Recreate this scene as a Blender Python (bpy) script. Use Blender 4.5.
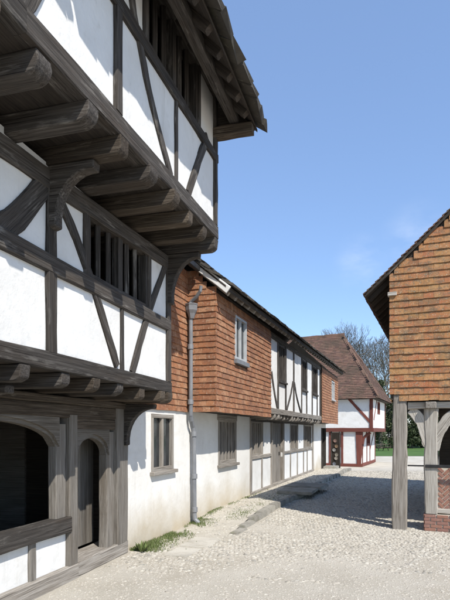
import bpy, bmesh, math, random
import numpy as np
from mathutils import Vector, Matrix
random.seed(7); RNG = np.random.default_rng(7)
for o in list(bpy.data.objects): bpy.data.objects.remove(o)
S = bpy.context.scene; C = S.collection
# ------------------------------------------------------------------ camera, sky, sun
F, CX, HY, H = 530.0, 225.0, 432.0, 1.9          # focal length and horizon of the photograph in its own pixels, eye height in m
cam = bpy.data.objects.new('camera', bpy.data.cameras.new('camera')); C.objects.link(cam)
cam.location = (0, 0, H); cam.rotation_euler = (math.radians(90), 0, 0)
cam.data.sensor_fit = 'HORIZONTAL'; cam.data.sensor_width = 36; cam.data.lens = 36*F/450
cam.data.shift_y = (HY-300)/450; cam.data.clip_end = 3000; cam.data.clip_start = .05
S.camera = cam
SUN_AZ, SUN_EL = 148.7, 47.0
w = bpy.data.worlds.new('World'); S.world = w; w.use_nodes = True
nt = w.node_tree; bg = nt.nodes['Background']; bg.inputs[1].default_value = .15
sky = nt.nodes.new('ShaderNodeTexSky'); sky.sky_type = 'NISHITA'; sky.sun_disc = False
sky.sun_elevation = math.radians(SUN_EL); sky.sun_rotation = math.radians(SUN_AZ)
sky.air_density = 1.0; sky.dust_density = .0; sky.ozone_density = 4.5
tc = nt.nodes.new('ShaderNodeTexCoord'); mp = nt.nodes.new('ShaderNodeMapping'); mp.inputs['Scale'].default_value = (3.2, 3.2, 7)
mp.inputs['Location'].default_value = (1.3, .4, .2)
nz = nt.nodes.new('ShaderNodeTexNoise'); nz.inputs['Scale'].default_value = 5; nz.inputs['Detail'].default_value = 7; nz.inputs['Roughness'].default_value = .55
rp = nt.nodes.new('ShaderNodeMapRange'); rp.inputs[1].default_value = .38; rp.inputs[2].default_value = .72; rp.inputs[4].default_value = .16
def near_dir(px, py, r0, r1):
    d = Vector(((px-CX)/F, 1, (HY-py)/F)).normalized(); dt = nt.nodes.new('ShaderNodeVectorMath'); dt.operation = 'DISTANCE'; dt.inputs[1].default_value = d
    nt.links.new(tc.outputs['Generated'], dt.inputs[0]); q = nt.nodes.new('ShaderNodeMapRange'); q.interpolation_type = 'SMOOTHSTEP'; q.inputs[1].default_value = r1; q.inputs[2].default_value = r0; nt.links.new(dt.outputs['Value'], q.inputs[0]); return q.outputs[0]
mk = nt.nodes.new('ShaderNodeMath'); mk.operation = 'MAXIMUM'; nt.links.new(near_dir(362, 263, .005, .06), mk.inputs[0]); nt.links.new(near_dir(416, 237, .005, .07), mk.inputs[1])
mk2 = nt.nodes.new('ShaderNodeMath'); mk2.operation = 'MULTIPLY'; nt.links.new(mk.outputs[0], mk2.inputs[0])
mx = nt.nodes.new('ShaderNodeMixRGB'); mx.inputs[2].default_value = (5, 5.2, 5.6, 1)
nt.links.new(tc.outputs['Generated'], mp.inputs[0]); nt.links.new(mp.outputs[0], nz.inputs[0]); nt.links.new(nz.outputs[0], rp.inputs[0])
nt.links.new(rp.outputs[0], mk2.inputs[1]); nt.links.new(mk2.outputs[0], mx.inputs[0]); vl = nt.nodes.new('ShaderNodeMixRGB'); vl.inputs[0].default_value = .42; vl.inputs[2].default_value = (1.28, 1.90, 3.25, 1)   # thin even veil of high haze
nt.links.new(sky.outputs[0], vl.inputs[1]); nt.links.new(vl.outputs[0], mx.inputs[1]); nt.links.new(mx.outputs[0], bg.inputs[0])
sl = bpy.data.lights.new('sun', 'SUN'); sl.energy = 3.8; sl.angle = math.radians(.5); sl.color = (1, .955, .88)
sun = bpy.data.objects.new('sun', sl); C.objects.link(sun)
az, el = math.radians(SUN_AZ), math.radians(SUN_EL)
to_sun = Vector((math.sin(az)*math.cos(el), math.cos(az)*math.cos(el), math.sin(el)))
sun.rotation_euler = to_sun.to_track_quat('Z', 'Y').to_euler()
sun.location = (5, -5, 20)
S.view_settings.view_transform = 'Standard'; S.view_settings.look = 'None'; S.view_settings.gamma = 1; S.view_settings.use_curve_mapping = False
S.view_settings.exposure = .72

# ------------------------------------------------------------------ materials
def mat(name, cols, scale=(4, 4, 4), detail=5, bump=.3, bscale=(40, 40, 40), bdist=.01, rough=.85, rnd=0., objrnd=0., stain=None, patch=None, spec=.3, streak=None, world=False):
    """noise colour between cols; rnd: per piece colour from attribute 'rnd'; objrnd: per object brightness"""
    m = bpy.data.materials.new(name); m.use_nodes = True; t = m.node_tree; N, L = t.nodes, t.links
    b = N['Principled BSDF']; b.inputs['Roughness'].default_value = rough
    b.inputs['Specular IOR Level'].default_value = spec
    co = N.new('ShaderNodeTexCoord'); geo = N.new('ShaderNodeNewGeometry'); oi = N.new('ShaderNodeObjectInfo')
    off = N.new('ShaderNodeVectorMath'); off.operation = 'SCALE'; off.inputs['Scale'].default_value = 17.0 if objrnd else 0
    cmb = N.new('ShaderNodeCombineXYZ'); [L.new(oi.outputs['Random'], cmb.inputs[i]) for i in range(3)]
    L.new(cmb.outputs[0], off.inputs[0])
    ad = N.new('ShaderNodeVectorMath'); L.new(geo.outputs['Position'] if world else co.outputs['Object'], ad.inputs[0]); L.new(off.outputs[0], ad.inputs[1])
    def noise(sc, det, ro=.6):
        mp = N.new('ShaderNodeMapping'); mp.inputs['Scale'].default_value = sc; L.new(ad.outputs[0], mp.inputs[0])
        n = N.new('ShaderNodeTexNoise'); n.inputs['Scale'].default_value = 1; n.inputs['Detail'].default_value = det; n.inputs['Roughness'].default_value = ro
        L.new(mp.outputs[0], n.inputs['Vector']); return n.outputs[0]
    r = N.new('ShaderNodeValToRGB'); e = r.color_ramp.elements
    n = len(cols)
    for i, c in enumerate(cols):
        p = (.28+.44*i/(n-1)) if not rnd else i/(n-1)
        if i < 2: e[i].position = p; e[i].color = (*c, 1)
        else: x = e.new(p); x.color = (*c, 1)
    f = noise(scale, detail)
    if rnd:
        at = N.new('ShaderNodeAttribute'); at.attribute_name = 'rnd'
        a = N.new('ShaderNodeMath'); a.operation = 'ADD'; L.new(at.outputs['Fac'], a.inputs[0]); L.new(oi.outputs['Random'], a.inputs[1])
        fr = N.new('ShaderNodeMath'); fr.operation = 'FRACT'; L.new(a.outputs[0], fr.inputs[0])
        mm = N.new('ShaderNodeMapRange'); mm.inputs[1].default_value = .2; mm.inputs[2].default_value = .8; L.new(f, mm.inputs[0])
        mi = N.new('ShaderNodeMix'); mi.inputs[0].default_value = rnd; L.new(mm.outputs[0], mi.inputs[2]); L.new(fr.outputs[0], mi.inputs[3]); f = mi.outputs[0]
    L.new(f, r.inputs[0]); col = r.outputs[0]
    def mixc(fac, c, mode='MIX'):
        nonlocal col
        x = N.new('ShaderNodeMixRGB'); x.blend_type = mode; L.new(col, x.inputs[1]); x.inputs[2].default_value = (*c, 1)
        L.new(fac, x.inputs[0]); col = x.outputs[0]
    def rng(v, a, b_, lo=0., hi=1.):
        x = N.new('ShaderNodeMapRange'); x.inputs[1].default_value = a; x.inputs[2].default_value = b_; x.inputs[3].default_value = lo; x.inputs[4].default_value = hi
        L.new(v, x.inputs[0]); return x.outputs[0]
    if patch:   # (scale, lo, hi, colour, strength)
        for sc, lo, hi, c, st in patch: mixc(rng(noise(sc, 6, .65), lo, hi, 0, st), c)
    if streak:
        sc, lo, hi, c, st = streak; mixc(rng(noise(sc, 3), lo, hi, 0, st), c, 'MULTIPLY')
    if stain:   # damp rising from the ground with a ragged upper edge: (height, colour, strength)
        hgt, c, st = stain
        sp = N.new('ShaderNodeSeparateXYZ'); L.new(co.outputs['Object'], sp.inputs[0])
        a = N.new('ShaderNodeMath'); a.operation = 'MULTIPLY_ADD'; L.new(noise((1.3, 1.3, 1.3), 6), a.inputs[0]); a.inputs[1].default_value = -1.5*hgt
        L.new(sp.outputs[2], a.inputs[2]); mixc(rng(a.outputs[0], hgt*.35, -hgt*.75, 0, st), c)
    if objrnd:
        hs = N.new('ShaderNodeHueSaturation'); L.new(col, hs.inputs['Color']); L.new(rng(oi.outputs['Random'], 0, 1, 1-objrnd, 1+objrnd), hs.inputs['Value']); col = hs.outputs[0]
    L.new(col, b.inputs['Base Color'])
    if bump:
        bp = N.new('ShaderNodeBump'); bp.inputs['Strength'].default_value = bump; bp.inputs['Distance'].default_value = bdist
        L.new(noise(bscale, 8, .7), bp.inputs['Height']); L.new(bp.outputs[0], b.inputs['Normal'])
    return m

GR = (55, 1.8, 55); GB = (110, 4., 110)
MT = dict(
 plaster=mat('lime_plaster', [(.62, .60, .56), (.72, .71, .68)], (1.2, 1.2, 1.2), 6, .45, (4, 4, 4), .03, .95,
             patch=[((.9, .9, 2.2), .52, .72, (.54, .51, .45), .5), ((5, 5, 5), .58, .7, (.52, .49, .44), .4), ((5, 5, .7), .6, .7, (.50, .47, .42), .35)], stain=(.75, (.43, .36, .25), .9)),
 plaster_up=mat('limewash', [(.62, .61, .585), (.73, .725, .705)], (1.4, 1.4, 1.4), 6, .45, (4, 4, 4), .03, .95,
             patch=[((1.3, 1.3, 1.3), .53, .7, (.55, .53, .49), .5), ((6, 6, 6), .58, .7, (.52, .505, .47), .45), ((7, 7, .7), .6, .7, (.50, .48, .44), .4)]),
 oak=mat('weathered_oak', [(.024, .021, .018), (.054, .047, .041), (.105, .095, .085)], GR, 6, .8, GB, .012, .9, objrnd=.25,
         patch=[((5, .8, 5), .48, .72, (.06, .044, .031), .65), ((14, 2.0, 14), .57, .68, (.20, .185, .165), .65)], streak=((130, 1.2, 130), .57, .64, (.2, .17, .15), .95)),
 oak_brown=mat('brown_oak', [(.034, .025, .018), (.085, .066, .048), (.16, .132, .102)], GR, 6, 1., GB, .016, .9, objrnd=.25,
         patch=[((5, .8, 5), .5, .7, (.05, .035, .024), .6), ((14, 2.5, 14), .6, .7, (.24, .21, .17), .6)], streak=((130, 1.2, 130), .57, .64, (.2, .17, .15), .95)),
 oak_mid=mat('worn_oak', [(.115, .102, .086), (.18, .163, .141), (.255, .235, .208)], GR, 6, 1., GB, .014, .92, objrnd=.2,
         patch=[((3, .6, 3), .5, .72, (.10, .076, .052), .6)], streak=((90, 1., 90), .57, .66, (.35, .31, .27), .7)),
 oak_grey=mat('silvered_oak', [(.12, .105, .088), (.25, .225, .195), (.36, .335, .30)], GR, 6, .8, GB, .01, .92, objrnd=.18,
         patch=[((3, .6, 3), .55, .75, (.15, .115, .08), .55)], streak=((65, 1.2, 65), .57, .66, (.35, .31, .27), .9)),
 oak_pale=mat('bleached_oak', [(.24, .215, .18), (.40, .37, .325), (.52, .49, .44)], GR, 6, .8, GB, .01, .92, objrnd=.15,
         patch=[((4, .7, 4), .54, .7, (.17, .12, .075), .7)], streak=((65, 1.2, 65), .57, .66, (.35, .31, .27), .9)),
 red=mat('red_oak', [(.10, .030, .022), (.18, .058, .042)], GR, 5, .5, GB, .01, .8, objrnd=.15),
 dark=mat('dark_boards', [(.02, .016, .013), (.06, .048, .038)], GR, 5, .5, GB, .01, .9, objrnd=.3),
 tile=mat('clay_tile', [(.19, .078, .04), (.275, .115, .055), (.32, .145, .07), (.22, .09, .046), (.36, .19, .105), (.29, .12, .056)], (7, 7, 7), 5, .6, (60, 60, 60), .006, .85, world=True, rnd=.7,
          patch=[((2.2, 2.2, 2.2), .50, .66, (.15, .07, .042), .6), ((26, 26, 26), .56, .66, (.42, .36, .27), .6), ((9, 9, 14), .52, .64, (.15, .075, .045), .65), ((40, 40, 40), .55, .63, (.12, .07, .045), .6)]),
 tile_hall=mat('lichened_tile', [(.24, .105, .046), (.34, .16, .064), (.30, .11, .05), (.37, .19, .085), (.21, .095, .046), (.33, .155, .06)], (7, 7, 7), 5, .6, (60, 60, 60), .006, .88, world=True, rnd=.7,
          patch=[((2.5, 2.5, 5), .46, .62, (.31, .19, .068), .4), ((5, 5, 11), .5, .63, (.135, .095, .06), .75), ((20, 20, 26), .52, .62, (.15, .11, .065), .7), ((45, 45, 45), .57, .65, (.42, .39, .30), .6)]),
 tile_roof=mat('mossy_tile', [(.095, .055, .042), (.145, .082, .06), (.115, .068, .055), (.18, .105, .075), (.085, .055, .046)], (3, 3, 3), 5, .5, (40, 40, 40), .006, .9, world=True, rnd=.6,
          patch=[((1.0, 1.0, 1.0), .46, .62, (.075, .055, .04), .7), ((5, 5, 5), .52, .64, (.07, .06, .04), .6)]),
 slate=mat('stone_slate', [(.035, .031, .027), (.075, .067, .056), (.05, .045, .038), (.10, .09, .077)], (5, 5, 5), 6, .8, (25, 25, 25), .015, .95, world=True, rnd=.5,
          patch=[((6, 6, 6), .55, .68, (.06, .058, .03), .5), ((12, 12, 12), .6, .68, (.20, .19, .16), .5)]),
 lead=mat('lead_pipe', [(.12, .125, .135), (.21, .215, .225)], (6, 6, 3), 4, .3, (40, 40, 40), .004, .55, spec=.5),
 white=mat('white_paint', [(.62, .61, .58), (.78, .77, .74)], (5, 5, 5), 5, .4, (30, 30, 30), .005, .6),
 grey_paint=mat('grey_paint', [(.30, .31, .32), (.44, .45, .45)], (5, 5, 5), 5, .4, (30, 30, 30), .005, .7),
 glass=mat('old_glass', [(.012, .014, .016), (.03, .034, .038)], (3, 3, 3), 3, .12, (7, 7, 7), .01, .06, spec=.6),
 black=mat('black_iron', [(.012, .012, .013), (.03, .029, .028)], (8, 8, 8), 4, .3, (40, 40, 40), .003, .55),
 brick=mat('red_brick', [(.20, .095, .068), (.28, .145, .105), (.24, .125, .10), (.34, .22, .17)], (9, 9, 9), 5, .7, (60, 60, 60), .006, .9, world=True, rnd=.6,
          patch=[((14, 14, 14), .58, .7, (.45, .40, .33), .5)]),
 mortar=mat('mortar', [(.40, .36, .29), (.52, .48, .41)], (12, 12, 12), 4, .6, (70, 70, 70), .006, .95),
 ground=mat('gravel_ground', [(.43, .39, .32), (.51, .47, .395), (.57, .53, .455)], (1.1, 1.1, 1.1), 9, 1., (55, 55, 55), .02, .95,
          patch=[((.5, .5, .5), .50, .66, (.41, .36, .28), .6), ((1.7, .35, 1), .55, .68, (.38, .335, .26), .5), ((70, 70, 70), .56, .66, (.33, .30, .25), .6), ((45, 45, 45), .58, .7, (.58, .55, .48), .35)]),
 cobble=mat('flint_cobble', [(.31, .285, .245), (.42, .385, .325), (.36, .33, .275), (.48, .45, .385), (.25, .235, .205), (.43, .385, .31)], (12, 12, 12), 5, .6, (50, 50, 50), .008, .85, rnd=.75),
 gravel=mat('fine_gravel', [(.37, .34, .285), (.44, .405, .345), (.40, .365, .31), (.47, .44, .38), (.33, .30, .255), (.43, .39, .33)], (12, 12, 12), 5, .6, (50, 50, 50), .008, .85, rnd=.75),
 pave=mat('worn_stone', [(.18, .168, .142), (.28, .262, .225), (.37, .345, .30)], (3, 3, 3), 8, .8, (35, 35, 35), .012, .93, objrnd=.15,
          patch=[((2.5, 2.5, 2.5), .55, .7, (.17, .15, .115), .6), ((5, 5, 5), .6, .72, (.15, .17, .07), .5)]),
 pave_light=mat('pale_flagstone', [(.36, .335, .285), (.46, .43, .37), (.53, .50, .435)], (3, 3, 3), 8, .8, (35, 35, 35), .012, .93, objrnd=.06,
          patch=[((4, 4, 4), .55, .7, (.30, .27, .21), .6)]),
 grass=mat('grass', [(.06, .085, .025), (.11, .145, .045), (.20, .20, .09)], (5, 5, 5), 4, 0, rough=.7, rnd=.6),
 lawn=mat('lawn_turf', [(.045, .10, .02), (.085, .155, .033)], (.5, .5, .5), 8, .6, (30, 30, 30), .03, .9, patch=[((3, 3, 3), .5, .7, (.05, .085, .022), .6)]),
 leaf=mat('evergreen_leaf', [(.022, .034, .014), (.05, .066, .026), (.085, .098, .045)], (3, 3, 3), 4, 0, rough=.6, rnd=.7),
 ivy=mat('ivy_leaf', [(.03, .042, .018), (.06, .075, .032), (.10, .11, .055)], (3, 3, 3), 4, 0, rough=.6, rnd=.7),
 bark=mat('grey_bark', [(.10, .085, .066), (.17, .148, .118)], (2, 2, .5), 5, .5, (20, 20, 5), .02, .95),
 plate=mat('painted_plate', [(.30, .14, .07), (.12, .16, .13), (.34, .27, .14), (.15, .17, .22), (.33, .31, .27), (.2, .07, .05)], (2, 2, 2), 2, 0, rough=.4, rnd=1.),
)
# ------------------------------------------------------------------ helpers
def link(me, name, par=None, m=None, mtx=None, kind=None):
    o = bpy.data.objects.new(name, me); C.objects.link(o)
    if par is not None: o.parent = par
    if mtx is not None: o.matrix_local = mtx
    if m: 
        if not me.materials: me.materials.append(MT[m])
    if kind: o['kind'] = kind
    return o
def thing(name, label, cat, loc=(0, 0, 0), rz=0., group=None):
    o = bpy.data.objects.new(name, None); C.objects.link(o); o.location = loc; o.rotation_euler = (0, 0, rz); o.empty_display_size = .2
    o['label'] = label; o['category'] = cat
    if group: o['group'] = group
    return o
def tag(o, label, cat, group=None):
    o['label'] = label; o['category'] = cat
    if group: o['group'] = group
    return o
def pymesh(name, v, f):
    me = bpy.data.meshes.new(name); me.from_pydata([tuple(x) for x in v], [], f); me.update(); return me
def bmfix(name, v, f, bev=0., seg=1):
    bm = bmesh.new(); vs = [bm.verts.new(x) for x in v]
    for q in f: bm.faces.new([vs[i] for i in q])
    bmesh.ops.recalc_face_normals(bm, faces=bm.faces)
    if bev: bmesh.ops.bevel(bm, geom=list(bm.edges), offset=bev, segments=seg, affect='EDGES', clamp_overlap=True)
    me = bpy.data.meshes.new(name); bm.to_mesh(me); bm.free(); return me
BOXF = [(0, 1, 3, 2), (4, 6, 7, 5), (0, 4, 5, 1), (2, 3, 7, 6), (0, 2, 6, 4), (1, 5, 7, 3)]
def boxv(lo, hi): return [(x, y, z) for x in (lo[0], hi[0]) for y in (lo[1], hi[1]) for z in (lo[2], hi[2])]
def box(par, name, lo, hi, m, bev=.006):
    """box in its own frame, origin at its centre (grain runs along the longest side)"""
    lo, hi = Vector(lo), Vector(hi); c = (lo+hi)/2; d = (hi-lo)/2
    ax = max(range(3), key=lambda i: d[i])
    R = {1: Matrix.Identity(3), 0: Matrix(((0, 1, 0), (-1, 0, 0), (0, 0, 1))), 2: Matrix(((1, 0, 0), (0, 0, -1), (0, 1, 0)))}[ax]   # columns: local axes in parent space
    e = R.transposed() @ d; e = Vector((abs(e[0]), abs(e[1]), abs(e[2])))
    return link(bmfix(name, boxv(-e, e), BOXF, min(bev, min(e)*.45)), name, par, m, Matrix.Translation(c) @ R.to_4x4())
def frame_m(o, ex, ey, ez):
    M = Matrix((ex, ey, ez)).transposed().to_4x4(); M.translation = o; return M
def timber(par, name, pts, w, d, nax, m, jit=.008, seg=.22, ch=.012):
    """hand-hewn timber along pts (centre line); w across, d along nax; grain along its length"""
    P = [Vector(p) for p in pts]; nax = Vector(nax).normalized()
    W = list(w) if isinstance(w, (list, tuple)) else [w]*len(P)
    if len(P) > 2:
        Q, V = [], []
        for i in range(len(P)-1):
            a, b, c, e = P[max(i-1, 0)], P[i], P[i+1], P[min(i+2, len(P)-1)]
            for k in range(4):
                t = k/4
                Q.append(.5*((2*b)+(c-a)*t+(2*a-5*b+4*c-e)*t*t+(3*b-a-3*c+e)*t**3)); V.append(W[i]*(1-t)+W[i+1]*t)
        Q.append(P[-1]); V.append(W[-1])
    else:
        n = max(2, min(14, int((P[1]-P[0]).length/seg)))
        Q = [P[0].lerp(P[1], i/n) for i in range(n+1)]; V = [W[0]+(W[1]-W[0])*i/n for i in range(n+1)]
    ey = (P[-1]-P[0]).normalized(); ez = (nax-ey*nax.dot(ey)).normalized(); ex = ey.cross(ez)
    M = frame_m(P[0], ex, ey, ez); Mi = M.inverted()
    vs, fs = [], []
    for i, q in enumerate(Q):
        t = (Q[min(i+1, len(Q)-1)]-Q[max(i-1, 0)]).normalized(); s = t.cross(ez).normalized()
        hw, hd = V[i]/2+random.uniform(-jit, jit), d/2
        oq = q+s*random.uniform(-jit, jit)*.7
        r = lambda: random.uniform(-.3, .3)*jit
        for a, b in ((hw-ch, hd), (hw, hd-ch), (hw, -hd+ch), (hw-ch, -hd), (-hw+ch, -hd), (-hw, -hd+ch), (-hw, hd-ch), (-hw+ch, hd)):
            vs.append(Mi @ (oq+s*(a+r())+ez*(b+r())))
        if i:
            k = i*8
            fs += [(k-8+j, k-8+(j+1) % 8, k+(j+1) % 8, k+j) for j in range(8)]
    fs += [tuple(range(7, -1, -1)), tuple(range(len(vs)-8, len(vs)))]
    return link(bmfix(name, vs, fs), name, par, m, M)
def prism(par, name, poly, o, ex, ey, ez, depth, m, bev=0.):
    """poly in the (ey, ez) plane through o, extruded +-depth/2 along ex"""
    n = len(poly); h = depth/2
    v = [(-h, a, b) for a, b in poly]+[(h, a, b) for a, b in poly]
    f = [tuple(range(n)), tuple(range(2*n-1, n-1, -1))]+[(i, (i+1) % n, n+(i+1) % n, n+i) for i in range(n)]
    return link(bmfix(name, v, f, bev), name, par, m, frame_m(Vector(o), Vector(ex), Vector(ey), Vector(ez)))
def revolve(par, name, prof, loc, m, seg=12, axis=None):
    v, f = [], []
    for r, z in prof: v += [(r*math.cos(2*math.pi*i/seg), r*math.sin(2*math.pi*i/seg), z) for i in range(seg)]
    for k in range(len(prof)-1): f += [(k*seg+i, k*seg+(i+1) % seg, (k+1)*seg+(i+1) % seg, (k+1)*seg+i) for i in range(seg)]
    f += [tuple(range(seg-1, -1, -1)), tuple(range(len(v)-seg, len(v)))]
    M = Matrix.Translation(loc)
    if axis: M = M @ Vector(axis).to_track_quat('Z', 'Y').to_matrix().to_4x4()
    return link(bmfix(name, v, f), name, par, m, M)
def tube(par, name, pts, r, m, seg=8):
    P = [Vector(p) for p in pts]; vs, fs = [], []
    for i, q in enumerate(P):
        t = (P[min(i+1, len(P)-1)]-P[max(i-1, 0)]).normalized(); a = t.orthogonal().normalized(); 
        a = (Vector((0, 1, .3))-t*Vector((0, 1, .3)).dot(t)).normalized(); b = t.cross(a)
        vs += [q+(a*math.cos(2*math.pi*j/seg)+b*math.sin(2*math.pi*j/seg))*r for j in range(seg)]
        if i: k = i*seg; fs += [(k-seg+j, k-seg+(j+1) % seg, k+(j+1) % seg, k+j) for j in range(seg)]
    fs += [tuple(range(seg-1, -1, -1)), tuple(range(len(vs)-seg, len(vs)))]
    return link(bmfix(name, vs, fs), name, par, m)
def npmesh(name, verts, faces, rnd=None, smooth=False):
    """verts (n,3), faces (m,k) numpy"""
    me = bpy.data.meshes.new(name); k = faces.shape[1]
    me.vertices.add(len(verts)); me.vertices.foreach_set('co', verts.astype(np.float32).ravel())
    me.loops.add(faces.size); me.loops.foreach_set('vertex_index', faces.astype(np.int32).ravel())
    me.polygons.add(len(faces)); me.polygons.foreach_set('loop_start', np.arange(0, faces.size, k, dtype=np.int32)); me.polygons.foreach_set('loop_total', np.full(len(faces), k, np.int32))
    me.polygons.foreach_set('use_smooth', np.full(len(faces), smooth))
    me.update(calc_edges=True); me.validate()
    if rnd is not None:
        a = me.attributes.new('rnd', 'FLOAT', 'FACE'); a.data.foreach_set('value', rnd.astype(np.float32))
    return me
def setrnd(me, v):
    a = me.attributes.new('rnd', 'FLOAT', 'FACE'); a.data.foreach_set('value', np.full(len(me.polygons), v, np.float32))

class Frame:
    """a building's frame: local x = n (out of the street front), local y = u (along the street, away), vp = the photo column its u axis runs to"""
    def __init__(s, ox, oy, vp, oz=0.):
        s.t = math.atan((vp-CX)/F); s.o = (ox, oy, oz); s.u = (math.sin(s.t), math.cos(s.t)); s.n = (math.cos(s.t), -math.sin(s.t))
    def onn(s, n, px, py):
        dx = (px-CX)/F; k = (s.o[0]*s.n[0]+s.o[1]*s.n[1]+n)/(dx*s.n[0]+s.n[1])
        return (k*(dx*s.u[0]+s.u[1])-(s.o[0]*s.u[0]+s.o[1]*s.u[1]), H+k*(HY-py)/F-s.o[2])
    def onu(s, u, px, py):
        dx = (px-CX)/F; k = (s.o[0]*s.u[0]+s.o[1]*s.u[1]+u)/(dx*s.u[0]+s.u[1])
        return (k*(dx*s.n[0]+s.n[1])-(s.o[0]*s.n[0]+s.o[1]*s.n[1]), H+k*(HY-py)/F-s.o[2])
    def world(s, u, n, z=0.): return Vector((s.o[0]+s.u[0]*u+s.n[0]*n, s.o[1]+s.u[1]*u+s.n[1]*n, s.o[2]+z))
    def local(s, x, y): x -= s.o[0]; y -= s.o[1]; return (x*s.u[0]+y*s.u[1], x*s.n[0]+y*s.n[1])
def ground_pt(px, py, z=0.): k = (H-z)*F/(py-HY); return Vector(((px-CX)/F*k, k, z))

def split_cells(cells, a, b):
    a, b = Vector(a), Vector(b); d = b-a; L = d.length; d /= L; nn = Vector((-d.y, d.x)); out = []
    for c in cells:
        s = [(p-a).dot(nn) for p in c]
        if max(s) < 1e-4 or min(s) > -1e-4: out.append(c); continue
        A, B, X = [], [], []
        for i in range(len(c)):
            p, q, sp, sq = c[i], c[(i+1) % len(c)], s[i], s[(i+1) % len(c)]
            if sp >= 0: A.append(p)
            if sp <= 0: B.append(p)
            if sp*sq < 0: x = p.lerp(q, sp/(sp-sq)); A.append(x); B.append(x); X.append((x-a).dot(d))
            elif sp == 0: X.append((p-a).dot(d))
        if len(X) < 2: out.append(c); continue
        t0, t1 = min(X), max(X)
        if min(t1, L)-max(t0, 0) > .6*(t1-t0) and t1-t0 > .04: out += [A, B]
        else: out.append(c)
    return out
class Wall:
    """framed wall on a plane of a house. ax 'n': plane n = off, a runs along u, facing +n; ax 'u': plane u = off, a runs along n, facing -u"""
    def __init__(s, root, fr, ax, off): s.root, s.fr, s.ax, s.off, s.t = root, fr, ax, off, []
    def P(s, px, py): return s.fr.onn(s.off, px, py) if s.ax == 'n' else s.fr.onu(s.off, px, py)
    def p3(s, a, z, out): return Vector((s.off+out, a, z)) if s.ax == 'n' else Vector((a, s.off-out, z))
    def nax(s): return (1, 0, 0) if s.ax == 'n' else (0, -1, 0)
    def beam(s, name, pts, w, m, proud=.025, d=.16, cut=True, jit=.006):
        if cut: s.t.append((pts[0], pts[-1]))
        return timber(s.root, name, [s.p3(a, z, proud-d/2) for a, z in pts], w, d, s.nax(), m, jit)
    def panels(s, a0, a1, z0, z1, holes, m, thick=.08, back=0., poly=None):
        cells = [[Vector(p) for p in (poly or ((a0, z0), (a1, z0), (a1, z1), (a0, z1)))]]
        for h0, h1, g0, g1 in holes:
            for q in (((h0, z0), (h0, z1)), ((h1, z0), (h1, z1))):
                cells = split_cells(cells, *q)
            for q in (((h0, g0), (h1, g0)), ((h0, g1), (h1, g1))): cells = split_cells(cells, *q)
        for a, b in sorted(s.t, key=lambda t: -(Vector(t[1])-Vector(t[0])).length): cells = split_cells(cells, a, b)
        for c in cells:
            ctr = sum(c, Vector((0, 0)))/len(c)
            if any(h0 < ctr.x < h1 and g0 < ctr.y < g1 for h0, h1, g0, g1 in holes): continue
            n = len(c); bk = back+random.uniform(0, .006)
            v = [s.p3(p.x, p.y, -bk) for p in c]+[s.p3(p.x, p.y, -bk-thick) for p in c]
            f = [tuple(range(n)), tuple(range(2*n-1, n-1, -1))]+[(i, (i+1) % n, n+(i+1) % n, n+i) for i in range(n)]
            link(bmfix('plaster_panel', v, f), 'plaster_panel', s.root, m)
    def sheet(s, name, a0, a1, z0, z1, holes, m, thick=.15, back=0.):
        A = sorted({a0, a1, *[x for h in holes for x in h[:2]]}); Z = sorted({z0, z1, *[x for h in holes for x in h[2:]]})
        bm = bmesh.new()
        for i in range(len(A)-1):
            for j in range(len(Z)-1):
                ca, cz = (A[i]+A[i+1])/2, (Z[j]+Z[j+1])/2
                if any(h[0] < ca < h[1] and h[2] < cz < h[3] for h in holes): continue
                bm.faces.new([bm.verts.new(s.p3(a, z, -back)) for a, z in ((A[i], Z[j]), (A[i+1], Z[j]), (A[i+1], Z[j+1]), (A[i], Z[j+1]))])
        bmesh.ops.remove_doubles(bm, verts=bm.verts, dist=1e-5)
        r = bmesh.ops.extrude_face_region(bm, geom=list(bm.faces)); q = s.p3(0, 0, -thick)-s.p3(0, 0, 0)
        bmesh.ops.translate(bm, verts=[e for e in r['geom'] if isinstance(e, bmesh.types.BMVert)], vec=q)
        bmesh.ops.recalc_face_normals(bm, faces=bm.faces)
        me = bpy.data.meshes.new(name); bm.to_mesh(me); bm.free(); return link(me, name, s.root, m)
    def lbox(s, par, name, a0, a1, z0, z1, o0, o1, m, bev=.006):
        p, q = s.p3(a0, z0, o0), s.p3(a1, z1, o1)
        return box(par, name, [min(p[i], q[i]) for i in range(3)], [max(p[i], q[i]) for i in range(3)], m, bev)
    def window(s, a0, a1, z0, z1, m, bars=1, fw=.06, barw=.035, glass=True, diamond=False, cross=0, sill=False, proud=.02, thickbars=()):
        o = s.lbox(s.root, 'window', a0, a1, z1-fw, z1, proud-.12, proud, m, .004)
        for nm, q in (('jamb', (a0, a0+fw, z0, z1-fw)), ('jamb', (a1-fw, a1, z0, z1-fw)), ('frame_rail', (a0+fw, a1-fw, z0, z0+fw))): s.lbox(o, nm, *q, proud-.12, proud-.002, m, .004)
        xs = [a0+fw+(a1-a0-2*fw)*(i+1)/(bars+1) for i in range(bars)]
        for i, x in enumerate(xs):
            bw = barw*(2 if i in thickbars else 1)
            if diamond and i not in thickbars:
                ex, ez = (Vector((1, 1, 0)).normalized(), Vector((1, -1, 0)).normalized())
                timber(o, 'mullion', [s.p3(x, z0+fw*.6, proud-.06), s.p3(x, z1-fw*.6, proud-.06)], bw, bw, ez, m, .002, ch=.004)
            else: s.lbox(o, 'mullion', x-bw/2, x+bw/2, z0+fw*.6, z1-fw*.6, proud-.10, proud-.012, m, .003)
        for k in range(cross): z = z0+(z1-z0)*(k+1)/(cross+1); s.lbox(o, 'glazing_bar', a0+fw, a1-fw, z-.012, z+.012, proud-.085, proud-.03, m, .002)
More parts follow.
